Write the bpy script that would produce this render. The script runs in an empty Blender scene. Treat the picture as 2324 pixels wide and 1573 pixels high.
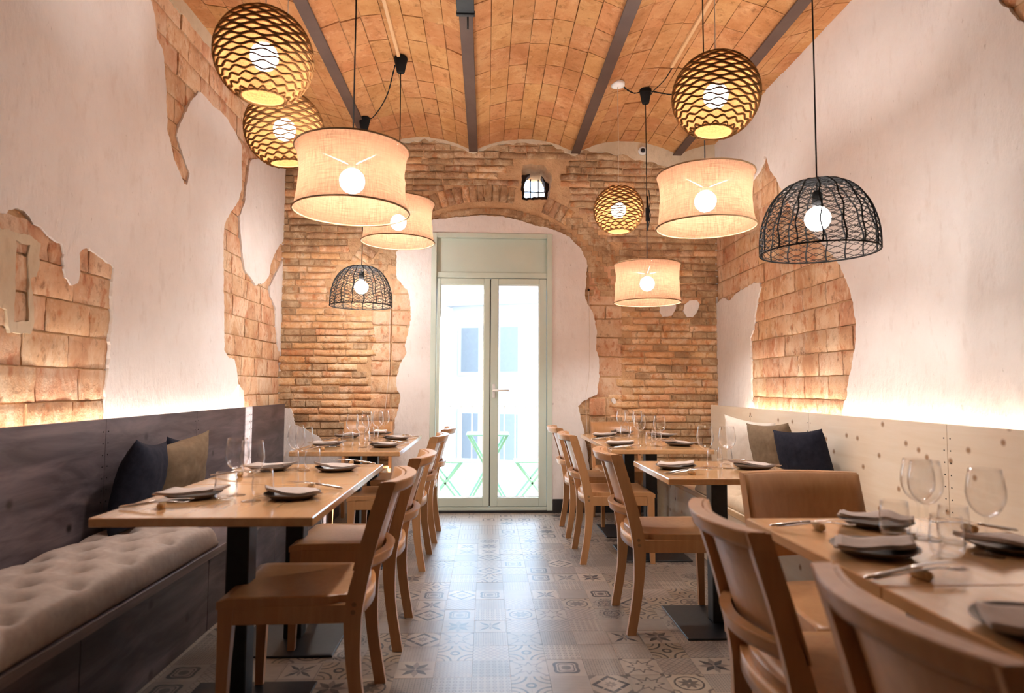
import bpy, bmesh, math, random
from mathutils import Vector, Matrix, Euler, noise
from mathutils.geometry import delaunay_2d_cdt
random.seed(7)
PI = math.pi
scene = bpy.context.scene
EXPOSURE, SKY, SUN, BULB, LED = 1.43, 4.4, 16.0, 122.0, 46.0
COL = scene.collection

# ------------------------------------------------------------------ camera
FPX, CXP, CYP = 1449.56, 1162.0, 786.5            # focal length in pixels of the 2324 x 1573 frame
CAM = Vector((0, 0, 1.1577))
YAW, PITCH, ROLL = .040, .0627, .0041
_F = Vector((math.sin(YAW)*math.cos(PITCH), math.cos(YAW)*math.cos(PITCH), math.sin(PITCH)))
_R = Vector((math.cos(YAW), -math.sin(YAW), 0)); _U = _R.cross(_F)
_R2 = _R*math.cos(ROLL)+_U*math.sin(ROLL); _U2 = -_R*math.sin(ROLL)+_U*math.cos(ROLL)
cam_d = bpy.data.cameras.new('camera'); cam = bpy.data.objects.new('camera', cam_d); COL.objects.link(cam)
cam.matrix_world = Matrix(((_R2.x, _U2.x, -_F.x, CAM.x), (_R2.y, _U2.y, -_F.y, CAM.y), (_R2.z, _U2.z, -_F.z, CAM.z), (0, 0, 0, 1)))
cam_d.sensor_width = 36; cam_d.lens = FPX*36/2324; cam_d.clip_start = .05; cam_d.clip_end = 300
cam_d.dof.use_dof = True; cam_d.dof.focus_distance = 4.4; cam_d.dof.aperture_fstop = 2.2
scene.camera = cam
scene.view_settings.view_transform = 'Standard'; scene.view_settings.look = 'None'
scene.view_settings.gamma = 1; scene.view_settings.use_curve_mapping = False
scene.view_settings.exposure = EXPOSURE
cy = scene.cycles
cy.max_bounces, cy.diffuse_bounces, cy.glossy_bounces, cy.transmission_bounces, cy.transparent_max_bounces = 4, 3, 2, 2, 16
cy.caustics_reflective = False; cy.caustics_refractive = False; cy.sample_clamp_indirect = 6; cy.use_light_tree = False

# ------------------------------------------------------------------ daylight
world = bpy.data.worlds.new('sky'); scene.world = world; world.use_nodes = True
_bg = world.node_tree.nodes['Background']; _bg.inputs[0].default_value = (.58, .76, 1, 1); _bg.inputs[1].default_value = SKY
sun_d = bpy.data.lights.new('sun', 'SUN'); sun = bpy.data.objects.new('sun', sun_d); COL.objects.link(sun)
sun_d.energy = SUN; sun_d.angle = .009; sun_d.color = (1, .93, .84)
sun.rotation_euler = Vector((-1, -.655, -.434)).to_track_quat('-Z', 'Y').to_euler()
LAMP_COL = (1, .945, .90)

# ------------------------------------------------------------------ pixel of the photograph -> point of the place
def ray(x, y): return _F+_R2*((x-CXP)/FPX)+_U2*((CYP-y)/FPX)
def on_z(x, y, z): d = ray(x, y); return CAM+d*((z-CAM.z)/d.z)
def on_x(x, y, v): d = ray(x, y); return CAM+d*(v/d.x)
def on_y(x, y, v): d = ray(x, y); return CAM+d*(v/d.y)

# ------------------------------------------------------------------ mesh helpers
def link(o, parent=None):
    COL.objects.link(o)
    if parent is not None: o.parent = parent
    return o
def obj(name, bm, mat, parent=None, smooth=None):
    me = bpy.data.meshes.new(name)
    if smooth is not None:
        for f in bm.faces: f.smooth = smooth
    bm.normal_update(); bm.to_mesh(me); bm.free()
    for m in (mat if isinstance(mat, (list, tuple)) else [mat]): me.materials.append(m)
    return link(bpy.data.objects.new(name, me), parent)
def tag(o, label=None, cat=None, group=None, kind=None):
    if label: o['label'] = label
    if cat: o['category'] = cat
    if group: o['group'] = group
    if kind: o['kind'] = kind
    return o
def thing(name, label, cat, loc=(0, 0, 0), rz=0, group=None):
    o = bpy.data.objects.new(name, None); o.empty_display_size = .05; COL.objects.link(o)
    o.location = loc; o.rotation_euler = (0, 0, rz)
    return tag(o, label, cat, group)
def copy_tree(o, parent=None):
    c = o.copy(); COL.objects.link(c); c.parent = parent
    for ch in o.children: copy_tree(ch, c)
    return c
def B(): return bmesh.new()
def box(bm, lo, hi, bevel=0, rot=None, seg=1, mi=0):
    lo, hi = Vector(lo), Vector(hi); c = (lo+hi)/2; s = hi-lo
    r = bmesh.ops.create_cube(bm, size=1)
    vs = r['verts']
    for v in vs: v.co = Vector((v.co.x*s.x, v.co.y*s.y, v.co.z*s.z))
    geo = vs
    if bevel:
        es = list({e for v in vs for e in v.link_edges})
        q = bmesh.ops.bevel(bm, geom=es, offset=min(bevel, min(s)*.45), segments=seg, affect='EDGES', profile=.5)
        geo = list({v for f in q['faces'] for v in f.verts}|{v for v in vs if v.is_valid})
    if rot is not None:
        M = rot.to_matrix() if hasattr(rot, 'to_matrix') else rot
        for v in geo: v.co = M @ v.co
    for v in geo: v.co += c
    if mi:
        for f in {f for v in geo for f in v.link_faces}: f.material_index = mi
    return geo
def rings(bm, R, closed=True, cap=True, smooth=True, loop=False):
    """skin a list of vertex-coordinate rings"""
    V = [[bm.verts.new(p) for p in r] for r in R]
    n = len(V[0])
    rng = range(len(V)) if loop else range(len(V)-1)
    for i in rng:
        a, b = V[i], V[(i+1) % len(V)]
        for j in range(n if closed else n-1):
            k = (j+1) % n
            try: bm.faces.new((a[j], a[k], b[k], b[j])).smooth = smooth
            except ValueError: pass
    if cap and closed and not loop:
        for r, fl in ((V[0], True), (V[-1], False)):
            try:
                f = bm.faces.new(r[::-1] if fl else r); f.smooth = False
            except ValueError: pass
    return V
def tube(bm, pts, rad, n=8, cap=True, loop=False):
    pts = [Vector(p) for p in pts]; R = []
    N = len(pts); up = None
    for i, p in enumerate(pts):
        if loop: t = pts[(i+1) % N]-pts[i-1]
        else: t = pts[min(i+1, N-1)]-pts[max(i-1, 0)]
        t.normalize()
        if up is None:
            up = Vector((0, 0, 1)) if abs(t.z) < .9 else Vector((1, 0, 0))
        s = t.cross(up); s.normalize(); u = s.cross(t); u.normalize(); up = u
        r = rad[i] if isinstance(rad, (list, tuple)) else rad
        R.append([p+(s*math.cos(2*PI*k/n)+u*math.sin(2*PI*k/n))*r for k in range(n)])
    rings(bm, R, cap=cap, loop=loop)
def lathe(bm, prof, n=24, c=(0, 0, 0), cap=False, loop=False):
    c = Vector(c)
    R = [[c+Vector((max(r, 1e-5)*math.cos(2*PI*k/n), max(r, 1e-5)*math.sin(2*PI*k/n), z)) for k in range(n)] for r, z in prof]
    rings(bm, R, cap=cap, loop=loop)
def slab(bm, P, nu, nv, T, smooth=True):
    """closed slab: P(u,v) front sheet, T thickness vector (or function)"""
    f = [[Vector(P(i/nu, j/nv)) for j in range(nv+1)] for i in range(nu+1)]
    t = T if callable(T) else (lambda u, v: Vector(T))
    b = [[f[i][j]+t(i/nu, j/nv) for j in range(nv+1)] for i in range(nu+1)]
    A = [[bm.verts.new(p) for p in r] for r in f]; Bk = [[bm.verts.new(p) for p in r] for r in b]
    for i in range(nu):
        for j in range(nv):
            bm.faces.new((A[i][j], A[i][j+1], A[i+1][j+1], A[i+1][j])).smooth = smooth
            bm.faces.new((Bk[i][j], Bk[i+1][j], Bk[i+1][j+1], Bk[i][j+1])).smooth = smooth
    for i in range(nu):
        bm.faces.new((A[i][0], A[i+1][0], Bk[i+1][0], Bk[i][0])); bm.faces.new((A[i][nv], Bk[i][nv], Bk[i+1][nv], A[i+1][nv]))
    for j in range(nv):
        bm.faces.new((A[0][j], Bk[0][j], Bk[0][j+1], A[0][j+1])); bm.faces.new((A[nu][j], A[nu][j+1], Bk[nu][j+1], Bk[nu][j]))
def spline(pts, n):
    """Catmull-Rom through pts, n samples"""
    P = [Vector(p) for p in pts]; P = [P[0]*2-P[1]]+P+[P[-1]*2-P[-2]]
    out = []; m = len(P)-3
    for k in range(n):
        t = k/(n-1)*m; i = min(int(t), m-1); t -= i
        a, b, c, d = P[i:i+4]
        out.append(.5*((2*b)+(c-a)*t+(2*a-5*b+4*c-d)*t*t+(3*b-3*c+d-a)*t**3))
    return out
def inside(p, poly):
    x, y = p; c = False; n = len(poly); j = n-1
    for i in range(n):
        xi, yi = poly[i]; xj, yj = poly[j]
        if (yi > y) != (yj > y) and x < (xj-xi)*(y-yi)/(yj-yi)+xi: c = not c
        j = i
    return c
def rough(poly, step=.018, amp=.008, seed=0):
    """break the straight edges of an outline the way hacked plaster breaks"""
    out = []; n = len(poly)
    for i in range(n):
        a, b = Vector(poly[i]), Vector(poly[(i+1) % n]); L = (b-a).length
        m = max(1, int(L/step)); t = (b-a)/max(L, 1e-6); nn = Vector((-t.y, t.x))
        for k in range(m):
            p = a+(b-a)*k/m
            q = Vector((p.x*9+seed*7.3, p.y*9, seed)); q2 = q*4.1
            out.append(tuple(p+nn*amp*(1.3*noise.noise(q)+1.1*noise.noise(q2))))
    return out
def sheet(bm, loops, P, depth):
    """flat sheet bounded by loops (even-odd), mapped by P(u,v,d), with a rim down to depth"""
    vs = []; es = []
    for L in loops:
        o = len(vs); vs += [Vector(p) for p in L]; es += [(o+i, o+(i+1) % len(L)) for i in range(len(L))]
    r = delaunay_2d_cdt(vs, es, [], 0, 1e-5)
    V, F = r[0], r[2]
    keep = []
    for f in F:
        c = sum((V[i] for i in f), Vector((0, 0)))/len(f)
        if sum(inside(c, L) for L in loops) % 2: keep.append(f)
    top = {}; bot = {}
    def tv(i):
        if i not in top: top[i] = bm.verts.new(P(V[i].x, V[i].y, 0))
        return top[i]
    cnt = {}
    for f in keep:
        bm.faces.new([tv(i) for i in f])
        for a, b in zip(f, list(f[1:])+[f[0]]): cnt[(a, b)] = cnt.get((a, b), 0)+1
    for (a, b) in list(cnt):
        if (b, a) not in cnt:
            for i in (a, b):
                if i not in bot: bot[i] = bm.verts.new(P(V[i].x, V[i].y, depth))
            bm.faces.new((tv(b), tv(a), bot[a], bot[b]))
# ------------------------------------------------------------------ materials
def new_mat(name):
    m = bpy.data.materials.new(name); m.use_nodes = True
    nt = m.node_tree; b = nt.nodes['Principled BSDF']
    return m, nt, b
def nd(nt, t, **kw):
    n = nt.nodes.new('ShaderNode'+t)
    for k, v in kw.items(): setattr(n, k, v)
    return n
def coords(nt, scale=(1, 1, 1), rnd=False, which='Object'):
    tc = nd(nt, 'TexCoord'); mp = nd(nt, 'Mapping'); mp.inputs['Scale'].default_value = scale
    s = tc.outputs[which] if which != 'World' else nd(nt, 'NewGeometry').outputs['Position']
    if rnd:
        oi = nd(nt, 'ObjectInfo'); ad = nd(nt, 'VectorMath', operation='MULTIPLY_ADD')
        nt.links.new(oi.outputs['Location'], ad.inputs[0]); ad.inputs[1].default_value = (3.1, 2.7, 4.3); nt.links.new(s, ad.inputs[2]); s = ad.outputs[0]
    nt.links.new(s, mp.inputs['Vector']); return mp.outputs[0]
def noise_tex(nt, vec, scale, detail=4, rough_=.55, dist=0):
    n = nd(nt, 'TexNoise'); nt.links.new(vec, n.inputs['Vector'])
    n.inputs['Scale'].default_value = scale; n.inputs['Detail'].default_value = min(detail, 5); n.inputs['Roughness'].default_value = rough_; n.inputs['Distortion'].default_value = dist
    return n.outputs['Fac']
def ramp(nt, fac, stops):
    r = nd(nt, 'ValToRGB'); nt.links.new(fac, r.inputs[0]); e = r.color_ramp.elements
    while len(e) < len(stops): e.new(.5)
    for q, (p, c) in zip(e, stops): q.position = p; q.color = (c[0], c[1], c[2], 1)
    return r.outputs[0]
def mixc(nt, fac, a, b, mode='MIX'):
    m = nd(nt, 'Mix', data_type='RGBA', blend_type=mode)
    for s, v in ((m.inputs[0], fac), (m.inputs[6], a), (m.inputs[7], b)):
        if hasattr(v, 'is_linked'): nt.links.new(v, s)
        elif isinstance(v, (int, float)): s.default_value = v
        else: s.default_value = (v[0], v[1], v[2], 1)
    return m.outputs[2]
def rnd_value(nt, col, lo, hi, hue=.0):
    oi = nd(nt, 'ObjectInfo'); mr = nd(nt, 'MapRange'); nt.links.new(oi.outputs['Random'], mr.inputs[0])
    mr.inputs[3].default_value = lo; mr.inputs[4].default_value = hi
    hs = nd(nt, 'HueSaturation'); nt.links.new(col, hs.inputs['Color']); nt.links.new(mr.outputs[0], hs.inputs['Value'])
    if hue:
        m2 = nd(nt, 'Math', operation='MULTIPLY'); nt.links.new(oi.outputs['Random'], m2.inputs[0]); m2.inputs[1].default_value = 37.7
        m3 = nd(nt, 'Math', operation='FRACT'); nt.links.new(m2.outputs[0], m3.inputs[0])
        m4 = nd(nt, 'MapRange'); nt.links.new(m3.outputs[0], m4.inputs[0]); m4.inputs[3].default_value = .5-hue; m4.inputs[4].default_value = .5+hue
        nt.links.new(m4.outputs[0], hs.inputs['Hue'])
    return hs.outputs[0]
def bump(nt, b, h, strength, dist=.01):
    n = nd(nt, 'Bump'); n.inputs['Strength'].default_value = strength; n.inputs['Distance'].default_value = dist
    nt.links.new(h, n.inputs['Height']); nt.links.new(n.outputs[0], b.inputs['Normal'])
def noisy(name, stops, scale=(1, 1, 1), ns=4, detail=5, rough_=.8, bmp=0, bs=30, bd=.006, rnd=None, hue=0, spec=.4, dist=0, over=None, coat=0):
    m, nt, b = new_mat(name)
    v = coords(nt, scale, rnd is not None)
    c = ramp(nt, noise_tex(nt, v, ns, detail, dist=dist), stops)
    if over:                                                   # second, finer layer of marks
        f = noise_tex(nt, coords(nt, over[0], rnd is not None), over[1], 4, .6)
        k = ramp(nt, f, [(over[2], (0, 0, 0)), (over[3], (1, 1, 1))])
        c = mixc(nt, k, c, over[4])
    if rnd: c = rnd_value(nt, c, rnd[0], rnd[1], hue)
    nt.links.new(c, b.inputs['Base Color']); b.inputs['Roughness'].default_value = rough_
    b.inputs['Specular IOR Level'].default_value = spec
    if coat: b.inputs['Coat Weight'].default_value = coat; b.inputs['Coat Roughness'].default_value = .12
    if bmp: bump(nt, b, noise_tex(nt, coords(nt, (1, 1, 1), rnd is not None), bs, 5, .6), bmp, bd)
    return m
def plain(name, c, rough_=.5, metal=0, spec=.5):
    m, nt, b = new_mat(name); b.inputs['Base Color'].default_value = (*c, 1); b.inputs['Roughness'].default_value = rough_
    b.inputs['Metallic'].default_value = metal; b.inputs['Specular IOR Level'].default_value = spec
    return m
def emit(name, c, s):
    m, nt, b = new_mat(name); b.inputs['Base Color'].default_value = (*c, 1)
    b.inputs['Emission Color'].default_value = (*c, 1); b.inputs['Emission Strength'].default_value = s
    return m
class K:
    def __init__(s, nt, sock): s.nt, s.s = nt, sock
    def _m(s, op, *a):
        n = nd(s.nt, 'Math', operation=op)
        for i, q in enumerate((s,)+a):
            if isinstance(q, K): s.nt.links.new(q.s, n.inputs[i])
            else: n.inputs[i].default_value = q
        return K(s.nt, n.outputs[0])
    def __add__(s, o): return s._m('ADD', o)
    __radd__ = __add__
    def __sub__(s, o): return s._m('SUBTRACT', o)
    def __rsub__(s, o): return (s*-1)+o
    def __mul__(s, o): return s._m('MULTIPLY', o)
    __rmul__ = __mul__
    def abs(s): return s._m('ABSOLUTE')
    def fr(s): return s._m('FRACT')
    def lt(s, o): return s._m('LESS_THAN', o)
    def gt(s, o): return s._m('GREATER_THAN', o)
    def cos(s): return s._m('COSINE')
    def mx(s, o): return s._m('MAXIMUM', o)
    def mn(s, o): return s._m('MINIMUM', o)
    def sqrt(s): return s._m('SQRT')
    def band(s, c, w): return (s-c).abs().lt(w)
def thin_glass(name, tint=(1, 1, 1), base=.05, edge=.75, power=3.5, rough_=.0):
    """thin-walled glass: see-through face on, mirror-like at the rim"""
    m, nt, b = new_mat(name); nt.nodes.remove(b); out = nt.nodes['Material Output']
    t = nd(nt, 'BsdfTransparent'); t.inputs[0].default_value = (*tint, 1)
    g = nd(nt, 'BsdfGlossy'); g.inputs['Roughness'].default_value = rough_; g.inputs['Color'].default_value = (1, 1, 1, 1)
    lw = nd(nt, 'LayerWeight'); lw.inputs['Blend'].default_value = .5
    f = (K(nt, lw.outputs['Facing'])._m('POWER', power)*edge+base)
    mx = nd(nt, 'MixShader'); nt.links.new(f.s, mx.inputs[0]); nt.links.new(t.outputs[0], mx.inputs[1]); nt.links.new(g.outputs[0], mx.inputs[2])
    nt.links.new(mx.outputs[0], out.inputs['Surface']); return m
def fabric_shade(name, c, holes):
    """burlap: a diffusing weave that lets light through"""
    m, nt, b = new_mat(name); nt.nodes.remove(b); out = nt.nodes['Material Output']
    v = coords(nt, (1, 1, 1))
    w1 = noise_tex(nt, coords(nt, (60, 60, 4)), 3, 3, .6); w2 = noise_tex(nt, coords(nt, (5, 5, 90)), 3, 3, .6)
    mul = nd(nt, 'Math', operation='MULTIPLY'); nt.links.new(w1, mul.inputs[0]); nt.links.new(w2, mul.inputs[1])
    big = noise_tex(nt, v, 7, 4)
    col = mixc(nt, ramp(nt, mul.outputs[0], [(.16, (0, 0, 0)), (.34, (1, 1, 1))]), tuple(q*.58 for q in c), c)
    col = mixc(nt, ramp(nt, big, [(.4, (0, 0, 0)), (.75, (1, 1, 1))]), col, tuple(q*.8 for q in c))
    d = nd(nt, 'BsdfDiffuse'); t = nd(nt, 'BsdfTranslucent'); nt.links.new(col, d.inputs[0]); nt.links.new(col, t.inputs[0])
    m1 = nd(nt, 'MixShader'); m1.inputs[0].default_value = .42; nt.links.new(d.outputs[0], m1.inputs[1]); nt.links.new(t.outputs[0], m1.inputs[2])
    tr = nd(nt, 'BsdfTransparent'); m2 = nd(nt, 'MixShader'); m2.inputs[0].default_value = holes
    nt.links.new(m1.outputs[0], m2.inputs[1]); nt.links.new(tr.outputs[0], m2.inputs[2]); nt.links.new(m2.outputs[0], out.inputs['Surface'])
    return m

M = {}
# plaster: uneven lime with trowel marks, pits and faint stains
def plaster_mat(name, a, b_, stain):
    m, nt, b = new_mat(name)
    c = ramp(nt, noise_tex(nt, coords(nt), 2.0, 8, .66), [(.38, a), (.62, b_)])
    s1 = ramp(nt, noise_tex(nt, coords(nt, (5, 5, 2.2)), 3.2, 5, .65), [(.56, (0, 0, 0)), (.68, (1, 1, 1))])
    c = mixc(nt, mixc(nt, .34, (0, 0, 0), s1), c, stain)
    s2 = ramp(nt, noise_tex(nt, coords(nt, (3, 3, 1.3)), 9, 6, .7), [(.66, (0, 0, 0)), (.72, (.8, .8, .8))]); c = mixc(nt, s2, c, tuple(q*.72 for q in stain))
    nt.links.new(c, b.inputs['Base Color']); b.inputs['Roughness'].default_value = .85; b.inputs['Specular IOR Level'].default_value = .25
    h1 = noise_tex(nt, coords(nt, (1, 1, .5)), 14, 6, .65); h2 = noise_tex(nt, coords(nt, (3, 3, 1.6)), 5, 4, .6)
    ad = nd(nt, 'Math', operation='ADD'); nt.links.new(h1, ad.inputs[0]); nt.links.new(h2, ad.inputs[1])
    bump(nt, b, ad.outputs[0], .5, .014); return m
M['plaster'] = plaster_mat('lime_plaster', (.84, .79, .765), (.79, .73, .70), (.68, .59, .54))
M['plaster_cream'] = plaster_mat('cream_plaster', (.70, .59, .44), (.58, .46, .32), (.45, .33, .22))
M['mortar'] = noisy('old_mortar', [(.3, (.52, .31, .165)), (.7, (.68, .45, .26))], ns=7, rough_=.95, bmp=.9, bs=22, bd=.02, spec=.15)
def masonry(name, stops, lime, spot, lo, hi, bs, bd, sc=(1, 1, 1), lime_t=(.50, .63), spot_t=(.56, .66), ns=3.6):
    """weathered fired clay: one run of colour over the whole wall, lime smears, red scars, pitted face"""
    m, nt, b = new_mat(name); W = lambda q: coords(nt, q, False, 'World')
    c = ramp(nt, noise_tex(nt, W(sc), ns, 8, .68), stops)
    k = ramp(nt, noise_tex(nt, W(tuple(q*1.0 for q in sc)), 6.5, 9, .72, .6), [(lime_t[0], (0, 0, 0)), (lime_t[1], (.85, .85, .85))]); c = mixc(nt, k, c, lime)
    k = ramp(nt, noise_tex(nt, W((1.7, 1.7, 1.0)), 9.0, 6, .6), [(spot_t[0], (0, 0, 0)), (spot_t[1], (.8, .8, .8))]); c = mixc(nt, k, c, spot)
    k = ramp(nt, noise_tex(nt, W((1, 1, .7)), 17, 7, .7), [(.30, (.75, .75, .75)), (.43, (0, 0, 0))]); c = mixc(nt, k, c, tuple(q*.55 for q in stops[0][1]))
    c = rnd_value(nt, c, lo, hi, .006)
    nt.links.new(c, b.inputs['Base Color']); b.inputs['Roughness'].default_value = .93; b.inputs['Specular IOR Level'].default_value = .15
    h1 = noise_tex(nt, W((1, 1, 1)), bs, 8, .7); bump(nt, b, h1, 1.0, bd); return m
M['brick'] = masonry('old_brick', [(.36, (.60, .32, .155)), (.5, (.74, .43, .225)), (.64, (.80, .54, .32))], (.82, .62, .42), (.58, .235, .09), .9, 1.07, 24, .014)
M['brick_grey'] = masonry('dark_brick', [(.36, (.33, .195, .11)), (.5, (.48, .30, .17)), (.64, (.60, .41, .255))], (.68, .50, .33), (.45, .19, .08), .88, 1.08, 24, .014)
M['block'] = masonry('clay_block', [(.36, (.53, .28, .16)), (.5, (.67, .41, .25)), (.64, (.73, .52, .35))], (.77, .59, .425), (.52, .21, .10), .92, 1.06, 18, .012, (1, 1, .6))
M['vault_tile'] = masonry('vault_tile', [(.36, (.41, .18, .068)), (.5, (.485, .23, .094)), (.66, (.55, .29, .13))], (.62, .35, .175), (.35, .145, .055), .92, 1.05, 12, .012, (1, 1, 1), (.54, .70), (.56, .70), 2.6)
M['vault_joint'] = noisy('vault_joint', [(.3, (.34, .17, .075)), (.7, (.50, .28, .14))], ns=9, rough_=.95, bmp=.5, bs=30, spec=.15)
M['beam'] = noisy('painted_beam', [(.3, (.075, .042, .032)), (.7, (.10, .058, .043))], ns=6, rough_=.6, bmp=.1, bs=40)
M['black_metal'] = noisy('black_powder_coat', [(.3, (.010, .010, .012)), (.7, (.018, .018, .02))], ns=30, rough_=.42, bmp=.08, bs=300, bd=.001)
M['black'] = plain('black_cord', (.010, .009, .009), .85, 0, .2)
M['white_cord'] = plain('white_cord', (.75, .66, .58), .6)
M['white_plastic'] = plain('white_plastic', (.8, .78, .76), .35)
M['green_paint'] = noisy('sage_green_paint', [(.3, (.58, .665, .585)), (.7, (.62, .70, .62))], ns=3, rough_=.38, bmp=.05, bs=60, bd=.003)
M['glass'] = thin_glass('window_glass', (.97, .985, .98), .04, .7, 4)
M['drink_glass'] = thin_glass('drinking_glass', (.985, .985, .985), .03, .95, 3.4)
M['black_base'] = plain('black_skirting', (.02, .02, .022), .4)
def wood(name, a, b_, c_, scale, rough_, coat=0, axis=1, rnd=None, bmp=.05):
    m, nt, b = new_mat(name)
    sc = [14, 14, 14]; sc[axis] = 1.1; sc = [q*scale for q in sc]
    n1 = noise_tex(nt, coords(nt, sc, rnd is not None), 2.2, 6, .6, .4)
    c = ramp(nt, n1, [(.28, a), (.5, b_), (.75, c_)])
    big = noise_tex(nt, coords(nt, (1, 1, 1), rnd is not None), 2.5, 3)
    c = mixc(nt, ramp(nt, big, [(.4, (0, 0, 0)), (.75, (.6, .6, .6))]), c, a)
    if rnd: c = rnd_value(nt, c, *rnd)
    nt.links.new(c, b.inputs['Base Color']); b.inputs['Roughness'].default_value = rough_
    if coat: b.inputs['Coat Weight'].default_value = coat; b.inputs['Coat Roughness'].default_value = .1
    bump(nt, b, n1, bmp, .002); return m
M['beech'] = wood('oiled_beech', (.45, .22, .09), (.505, .26, .112), (.56, .30, .138), 1.2, .34, axis=2, rnd=(.92, 1.06))
M['table_wood'] = wood('varnished_beech', (.60, .325, .145), (.66, .375, .175), (.72, .43, .215), .9, .2, coat=.7, axis=1)
M['dark_ply'] = None
def ply(name, stops, knots, rough_, knot_scale, streak, kcol, bmp):
    m, nt, b = new_mat(name)
    n1 = noise_tex(nt, coords(nt, streak), 2.4, 6, .62, .6)
    c = ramp(nt, n1, stops)
    vo = nd(nt, 'TexVoronoi'); sx = nd(nt, 'SeparateXYZ'); nt.links.new(coords(nt, (1, 1, 1)), sx.inputs[0]); cb_ = nd(nt, 'CombineXYZ'); nt.links.new(sx.outputs[1], cb_.inputs[0]); nt.links.new(sx.outputs[2], cb_.inputs[1]); vo.voronoi_dimensions = '2D'; nt.links.new(cb_.outputs[0], vo.inputs['Vector']); vo.inputs['Scale'].default_value = knot_scale; vo.inputs['Randomness'].default_value = 1
    k = ramp(nt, vo.outputs['Distance'], [(knots*.35, (1, 1, 1)), (knots, (0, 0, 0))])
    pick = nd(nt, 'SeparateColor'); nt.links.new(vo.outputs['Color'], pick.inputs[0])
    lt = nd(nt, 'Math', operation='LESS_THAN'); nt.links.new(pick.outputs[0], lt.inputs[0]); lt.inputs[1].default_value = .55
    mu = nd(nt, 'Math', operation='MULTIPLY'); nt.links.new(k, mu.inputs[0]); nt.links.new(lt.outputs[0], mu.inputs[1])
    c = mixc(nt, mu.outputs[0], c, kcol)
    nt.links.new(c, b.inputs['Base Color']); b.inputs['Roughness'].default_value = rough_
    bump(nt, b, n1, bmp, .004); return m
M['dark_ply'] = ply('grey_stained_plywood', [(.22, (.035, .025, .027)), (.42, (.07, .052, .056)), (.56, (.115, .088, .095)), (.75, (.19, .145, .148))], .09, .42, 3.5, (2, .9, 5), (.03, .02, .018), .25)
M['pale_ply'] = ply('spruce_plywood', [(.2, (.74, .60, .45)), (.5, (.80, .68, .54)), (.8, (.84, .74, .62))], .115, .5, 6.0, (2, .7, 7), (.36, .20, .10), .1)
M['pale_edge'] = noisy('spruce_edge', [(.3, (.55, .36, .19)), (.7, (.66, .47, .28))], scale=(20, 1, 20), ns=3, rough_=.55)
M['grey_edge'] = noisy('stained_edge', [(.3, (.16, .125, .115)), (.7, (.26, .2, .185))], scale=(20, 1, 20), ns=3, rough_=.6)
def cloth(name, a, b_, ns=40, bmp=.25):
    return noisy(name, [(.3, a), (.7, b_)], ns=ns, detail=3, rough_=.95, bmp=bmp, bs=220, bd=.002, spec=.15)
M['greige'] = cloth('greige_cotton', (.40, .32, .275), (.46, .375, .325))
M['cream_cotton'] = cloth('cream_cotton', (.66, .52, .37), (.72, .585, .43))
M['navy'] = cloth('navy_linen', (.012, .013, .022), (.02, .021, .033))
M['olive'] = cloth('olive_linen', (.175, .125, .08), (.215, .155, .10))
M['white_cloth'] = cloth('white_linen', (.74, .66, .58), (.8, .72, .64))
M['napkin'] = cloth('taupe_napkin', (.50, .42, .375), (.56, .475, .43))
M['stoneware'] = noisy('brown_stoneware', [(.3, (.06, .042, .032)), (.7, (.10, .072, .055))], ns=30, rough_=.32, bmp=.05, bs=80, bd=.002)
M['cork'] = noisy('cork', [(.3, (.46, .27, .12)), (.6, (.62, .42, .22)), (.8, (.70, .5, .3))], ns=60, rough_=.9, bmp=.4, bs=140, bd=.003)
M['steel'] = plain('steel', (.62, .59, .56), .22, 1)
M['burlap'] = fabric_shade('burlap', (.27, .135, .076), .10)
M['rim'] = plain('wrapped_rim', (.26, .15, .07), .8)
M['fibre'] = None
def fibre(name, c):
    m, nt, b = new_mat(name); nt.nodes.remove(b); out = nt.nodes['Material Output']
    col = ramp(nt, noise_tex(nt, coords(nt, (1, 1, 1)), 90, 3), [(.3, tuple(q*.75 for q in c)), (.7, c)])
    d = nd(nt, 'BsdfDiffuse'); t = nd(nt, 'BsdfTranslucent'); nt.links.new(col, d.inputs[0]); nt.links.new(col, t.inputs[0])
    mx = nd(nt, 'MixShader'); mx.inputs[0].default_value = .06; nt.links.new(d.outputs[0], mx.inputs[1]); nt.links.new(t.outputs[0], mx.inputs[2])
    nt.links.new(mx.outputs[0], out.inputs['Surface']); return m
M['fibre'] = fibre('abaca_fibre', (.27, .135, .052))
M['lining'] = fabric_shade('abaca_netting', (.25, .108, .037), .15)
M['bulb'] = emit('lit_bulb', LAMP_COL, BULB)
M['bulb_mid'] = emit('soft_lit_bulb', LAMP_COL, BULB*.72)
M['bulb_low'] = emit('dim_lit_bulb', LAMP_COL, BULB*.33)
M['led'] = emit('led_tape', (1, .88, .76), LED)
M['conduit'] = plain('beige_conduit', (.60, .36, .18), .6)
M['lens'] = plain('camera_lens', (.01, .01, .015), .1)
M['shaded_hole'] = noisy('shaded_stone', [(.3, (.03, .018, .012)), (.7, (.07, .04, .025))], ns=12, rough_=.95, bmp=.8, bs=25, bd=.02)  # near-black stone: shade inside the deep hole put into its colour
M['render_white'] = plain('stone_render', (.36, .345, .335), .9)
M['ext_window'] = plain('dark_window', (.13, .133, .137), .6)
M['ext_roof'] = plain('roof_tiles', (.3, .26, .23), .9)
M['ext_floor'] = noisy('balcony_slab', [(.3, (.5, .47, .43)), (.7, (.6, .57, .53))], ns=5, rough_=.9)
M['bistro_green'] = plain('bistro_green', (.14, .34, .28), .5)
M['rail_white'] = plain('rail_paint', (.30, .30, .30), .6)

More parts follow.
